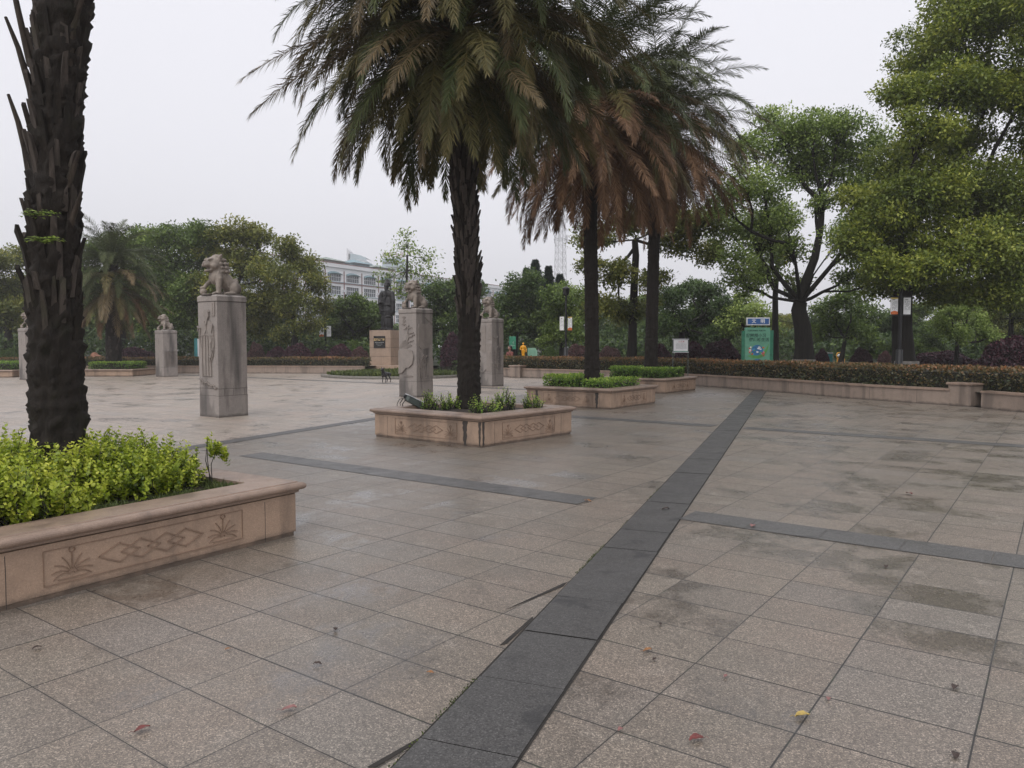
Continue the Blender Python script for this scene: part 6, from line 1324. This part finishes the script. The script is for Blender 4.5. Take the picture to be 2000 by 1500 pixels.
# ------------------------------------------------------------------ buildings
def near_building():
    A = Vector((-51.0, 172, 0)); B = Vector((0.0, 268, 0)); L = (B-A).length; ax = (B-A).normalized(); rzz = math.atan2(ax.y, ax.x)
    A = A-ax*14; L += 14
    t = thing('white_building', 'long white block of flats with arched blue awnings behind the trees left of centre', 'building', (A.x, A.y, 0), rzz)
    H = zat(512, 180)+0.2; fl = 3.15; nb = int(L/6.6); bw = L/nb; rows = 6; z0_ = H-1.6-rows*fl
    wall_ = MB(); zs = [H-1.6-fl*(r_+1) for r_ in range(rows)]
    wl, wh = .72*bw, 2.0
    wall_.box(0, L, 0.35, 14, 0, H-.9)
    for i in range(nb+1):
        x = i*bw; hw = (bw-wl)/2; wall_.box(max(0, x-hw), min(L, x+hw), -.0, .349, 0, H-.9)
    for i in range(nb):
        x0, x1 = i*bw+(bw-wl)/2, (i+1)*bw-(bw-wl)/2; prev = 0
        for z in sorted(zs)+[None]:
            top_ = (z+.55) if z is not None else H-.9; wall_.box(x0+.001, x1-.001, 0.002, .3495, prev, top_)
            prev = (z+.55+wh) if z is not None else 0
    wall_.build('wall', M['bankw'], t)
    MB().box(-.3, L+.3, -.4, 14.3, H-.898, H).build('parapet', M['bankw'], t); MB().box(-.32, L+.32, -.43, 14.33, H+.002, H+.18).build('roof_edge', M['redtrim'], t)
    wm = MB().box(-wl/2, wl/2, 0, .03, 0, wh).mesh('window', M['glass']); fm = MB()
    for k in range(7): x = -wl/2+wl*k/6; fm.box(x-.04, x+.04, -.05, -.001, 0, wh)
    fm.box(-wl/2, wl/2, -.052, -.002, wh*.48, wh*.54); fme = fm.mesh('window_bars', M['steelw'])
    am = MB(); V = []; n_ = 14
    for k in range(n_+1): a = PI*k/n_; V += [(-wl/2*math.cos(a)*1.03, 0.0, .72*math.sin(a)), (-wl/2*math.cos(a)*1.03, -.55, .42*math.sin(a)-.12)]
    am.add(V, [(2*k, 2*k+2, 2*k+3, 2*k+1) for k in range(n_)]+[tuple(range(0, 2*n_+2, 2))]); ame = am.mesh('awning', M['blueaw'])
    for i in range(nb):
        for j, z in enumerate(zs[:4]):
            o = inst('window', wm, t, ((i+.5)*bw, .25, z+.55)); inst('window_bars', fme, o)
        inst('awning', ame, t, ((i+.5)*bw, -.006, zs[0]+.55+wh-.35))
        if i % 2 == 0: MB().box(-.4, .4, -.35, -.002, 0, .6).build('air_conditioner', M['steelw'], t, 0, ((i+1)*bw-.1, 0, zs[1]+1.2))
    MB().box(0, L, -.18, -.003, zs[1]+.15+fl-.12, zs[1]+.15+fl+.06).build('red_band', M['redtrim'], t)
    for j in range(4): MB().box(0, L, -.12, -.004, zs[j]+.28, zs[j]+.42).build('teal_ledge', M['blueaw'], t)
    for i in range(1, nb): MB().tube([(i*bw, -.12, zs[3]), (i*bw, -.12, H-1.6)], .11, 6).build('drainpipe', M['redtrim'], t)
    for k, (x, w_, hh, m) in enumerate([(30, 8, 1.6, 'roofg'), (41, 7, 1.9, 'blueaw'), (50, 9, 1.5, 'roofg'), (24, 3, 1.3, 'bankw')]):
        MB().box(x, x+w_, 3, 8, H-.1, H+hh*.7).add([(x-.5, 2, H+hh*.7), (x+w_+.5, 2, H+hh*.7), (x+w_+.5, 9, H+hh*.7), (x-.5, 9, H+hh*.7), (x+w_/2, 5.5, H+hh*1.4)], [(0, 1, 4), (1, 2, 4), (2, 3, 4), (3, 0, 4), (3, 2, 1, 0)]).build('roof_shed', M[m], t)
near_building()
def far_building():
    Y = 520; A = along(683, Y); B = along(733, Y+30); t = thing('hazy_tower_block', 'hazy curtain-walled block with a pointed fin, beyond the white block of flats', 'building', (A.x, A.y, 0))
    w_ = B.x-A.x; z1 = zat(494, Y); z2 = zat(502, Y)
    V = []; n = 12
    for k in range(n+1):
        f = k/n; x = w_*f; z = z1+(z2-z1)*f*f-1; V += [(x, 0, 0), (x, 0, z), (x, 25, z)]
    MB().add(V, [(3*k, 3*k+3, 3*k+4, 3*k+1) for k in range(n)]+[(3*k+1, 3*k+4, 3*k+5, 3*k+2) for k in range(n)]+[(3*n, 3*n, 3*n+2, 3*n+1)][:0]).box(.1, w_-.1, .2, 24.8, 0, z2-3).build('wall', M['haze_b'], t)
    m = MB()
    for k in range(1, 16): m.box(w_*k/16-.12, w_*k/16+.12, -.3, -.01, 0, z2-2)
    for k in range(12): m.box(0, w_, -.32, -.31, z2-4-k*3.4, z2-3.4-k*3.4)
    m.build('mullion', M['steelw'], t)
    MB().add([(-1.2, 0, 0), (1.0, 0, 0), (1.0, 0, z1+.5), (-1.2, 0, zat(486, Y)), (-1.2, 12, 0), (1.0, 12, 0), (1.0, 12, z1+.5), (-1.2, 12, zat(486, Y))], [(0, 1, 2, 3), (5, 4, 7, 6), (1, 5, 6, 2), (4, 0, 3, 7), (3, 2, 6, 7)]).build('fin', M['steelw'], t)
    Y = 560; A = along(748, Y); t = thing('hazy_hotel_block', 'faint pale block with rooftop sign letters seen through the airy tree', 'building', (A.x, A.y, 0)); w_ = along(792, Y).x-A.x; z1 = zat(506, Y)
    MB().box(0, w_, 0, 20, 0, z1).build('wall', M['haze_b'], t)
    m = MB()
    for k in range(9): m.box(.5, w_-.5, -.2, -.02, z1-4-k*3.5, z1-2.4-k*3.5)
    m.build('window_band', M['glass'], t)
    text_obj('rooftop_letters', '学苑大厦', 4.3, M['redtrim'], t, (w_/2, 2, z1+2.4), (PI/2, 0, 0), .95, .2)
    m = MB()
    for k in range(9): m.box(1+k*(w_-2)/8-.08, 1+k*(w_-2)/8+.08, 2.4, 2.6, z1+.01, z1+4.2)
    m.build('letter_frame', M['steelw'], t)
far_building()
def tower():
    Y = 150; p = along(1094, Y); H = zat(385, Y); t = thing('lattice_tower', 'white lattice telecom mast behind the conifers', 'mast', (p.x, p.y, 0), R(20)); m = MB()
    hw = lambda z: 1.15-.55*z/H; n = 22; th = .055
    for sx, sy in ((1, 1), (1, -1), (-1, 1), (-1, -1)): m.tube([(sx*hw(0), sy*hw(0), 0), (sx*hw(H), sy*hw(H), H)], th*1.3, 5)
    m.build('leg', M['steelw'], t); m = MB()
    for i in range(n):
        z0_, z1_ = H*i/n, H*(i+1)/n; a, b = hw(z0_), hw(z1_)
        c0 = [(a, a), (-a, a), (-a, -a), (a, -a)]; c1_ = [(b, b), (-b, b), (-b, -b), (b, -b)]
        for k in range(4):
            k2 = (k+1) % 4; m.tube([(*c0[k], z0_), (*c1_[k2], z1_)], th*.7, 4, cap=False); m.tube([(*c0[k2], z0_), (*c1_[k], z1_)], th*.7, 4, cap=False); m.tube([(*c1_[k], z1_), (*c1_[k2], z1_)], th*.7, 4, cap=False)
    m.build('bracing', M['steelw'], t); m = MB()
    for z in (H*.72, H*.85, H*.97):
        m.tube([(1.3*math.cos(a), 1.3*math.sin(a), z) for a in np.linspace(0, 2*PI, 13)], .06, 5)
        for k in range(3): a = k*2.1; m.box(1.35*math.cos(a)-.12, 1.35*math.cos(a)+.12, 1.35*math.sin(a)-.1, 1.35*math.sin(a)+.1, z-.7, z+.9)
    m.build('antenna', M['steelw'], t)
tower()

# ------------------------------------------------------------------ fallen leaves
def fallen(px, py, size, mat, label, seed):
    r = random.Random(seed); o = at(px, py, .004); V = []; Fc = []
    n = 7; L = size
    for i in range(n):
        f = i/(n-1); w_ = L*.30*math.sin(PI*min(1, f*.93+.04))**.8; z = .004+.16*L*math.sin(f*PI*r.uniform(.7, 1.1)); cu = L*r.uniform(.06, .14)
        V += [(f*L-L/2, -w_, z+cu), (f*L-L/2, 0, z), (f*L-L/2, w_, z+cu*r.uniform(.3, 1.2))]
    for i in range(n-1): Fc += [(3*i, 3*i+3, 3*i+4, 3*i+1), (3*i+1, 3*i+4, 3*i+5, 3*i+2)]
    m = MB().add(V, Fc, 0, True); m.tube([(-L/2, 0, .005), (-L*.7, L*.04, .012), (-L*.85, L*.1, .004)], L*.012, 4)
    ob = m.build('fallen_leaf', M[mat], None, 0, (o.x, o.y, .005), (0, 0, r.uniform(0, 6.28))); tag(ob, label, 'leaf', 'fallen leaves lying on the paving')
for k, a in enumerate([(1360, 1446, .060, 'fallr', 'dark red leaf, largest one near the bottom edge right of the dark strip'), (1568, 1401, .065, 'fally', 'yellow leaf near the bottom edge'), (1265, 1273, .050, 'fallo', 'orange-brown leaf lying on a joint right of the dark strip'), (1212, 1427, .032, 'fallp', 'small pink leaf on a joint near the bottom of the dark strip'),
        (1417, 1323, .030, 'fallp', 'small dull pink leaf between the orange-brown and the yellow leaf'), (1618, 1367, .032, 'fallp', 'small pink leaf on a joint above the yellow leaf'), (565, 1388, .060, 'fallp', 'pink leaf near the bottom edge left of centre'), (278, 1428, .060, 'fallr', 'red-brown leaf near the bottom left corner'),
        (1776, 966, .085, 'fallr', 'dark red leaf alone on the damp slabs far right'), (1470, 1029, .075, 'fallp', 'pinkish leaf lying on the dark cross band right of the strip'), (1300, 996, .07, 'falld', 'curled dark leaf on the dark strip by the cross band'), (1148, 980, .07, 'fallo', 'pale brown leaf at the end of the left cross band'),
        (655, 1231, .045, 'falld', 'small blackish leaf in front of the near planter corner'), (72, 1268, .045, 'falld', 'blackish leaf at the left edge below the near planter'), (620, 1299, .040, 'falld', 'blackish leaf left of the strip, above the pink leaf'), (840, 1316, .035, 'fallo', 'brown leaf just left of the dark strip'), (1278, 1290, .030, 'falld', 'tiny dark leaf right below the orange-brown one'), (1866, 1478, .05, 'falld', 'dark leaf at the bottom right corner'), (1290, 1221, .03, 'falld', 'dark speck of a leaf right of the strip, above the orange-brown one'), (1865, 1345, .05, 'falld', 'dark greenish leaf near the right edge'), (445, 1270, .03, 'fallo', 'faint brown leaf between the planter and the pink leaf'), (1730, 1108, .05, 'falld', 'dark leaf under the right cross band')]):
    fallen(*a, k+1)

# ------------------------------------------------------------------ air
hz = bpy.data.materials.new('haze'); hz.use_nodes = True; t_ = hz.node_tree; t_.nodes.clear()
pvn = t_.nodes.new('ShaderNodeVolumePrincipled'); on = t_.nodes.new('ShaderNodeOutputMaterial'); t_.links.new(pvn.outputs[0], on.inputs['Volume'])
pvn.inputs['Color'].default_value = (.93, .93, .95, 1); pvn.inputs['Density'].default_value = 0.0008; pvn.inputs['Anisotropy'].default_value = 0.1
hb = MB().box(-420, 420, -60, 760, -1.2, 82).build('haze', hz); tag(hb, kind='stuff')
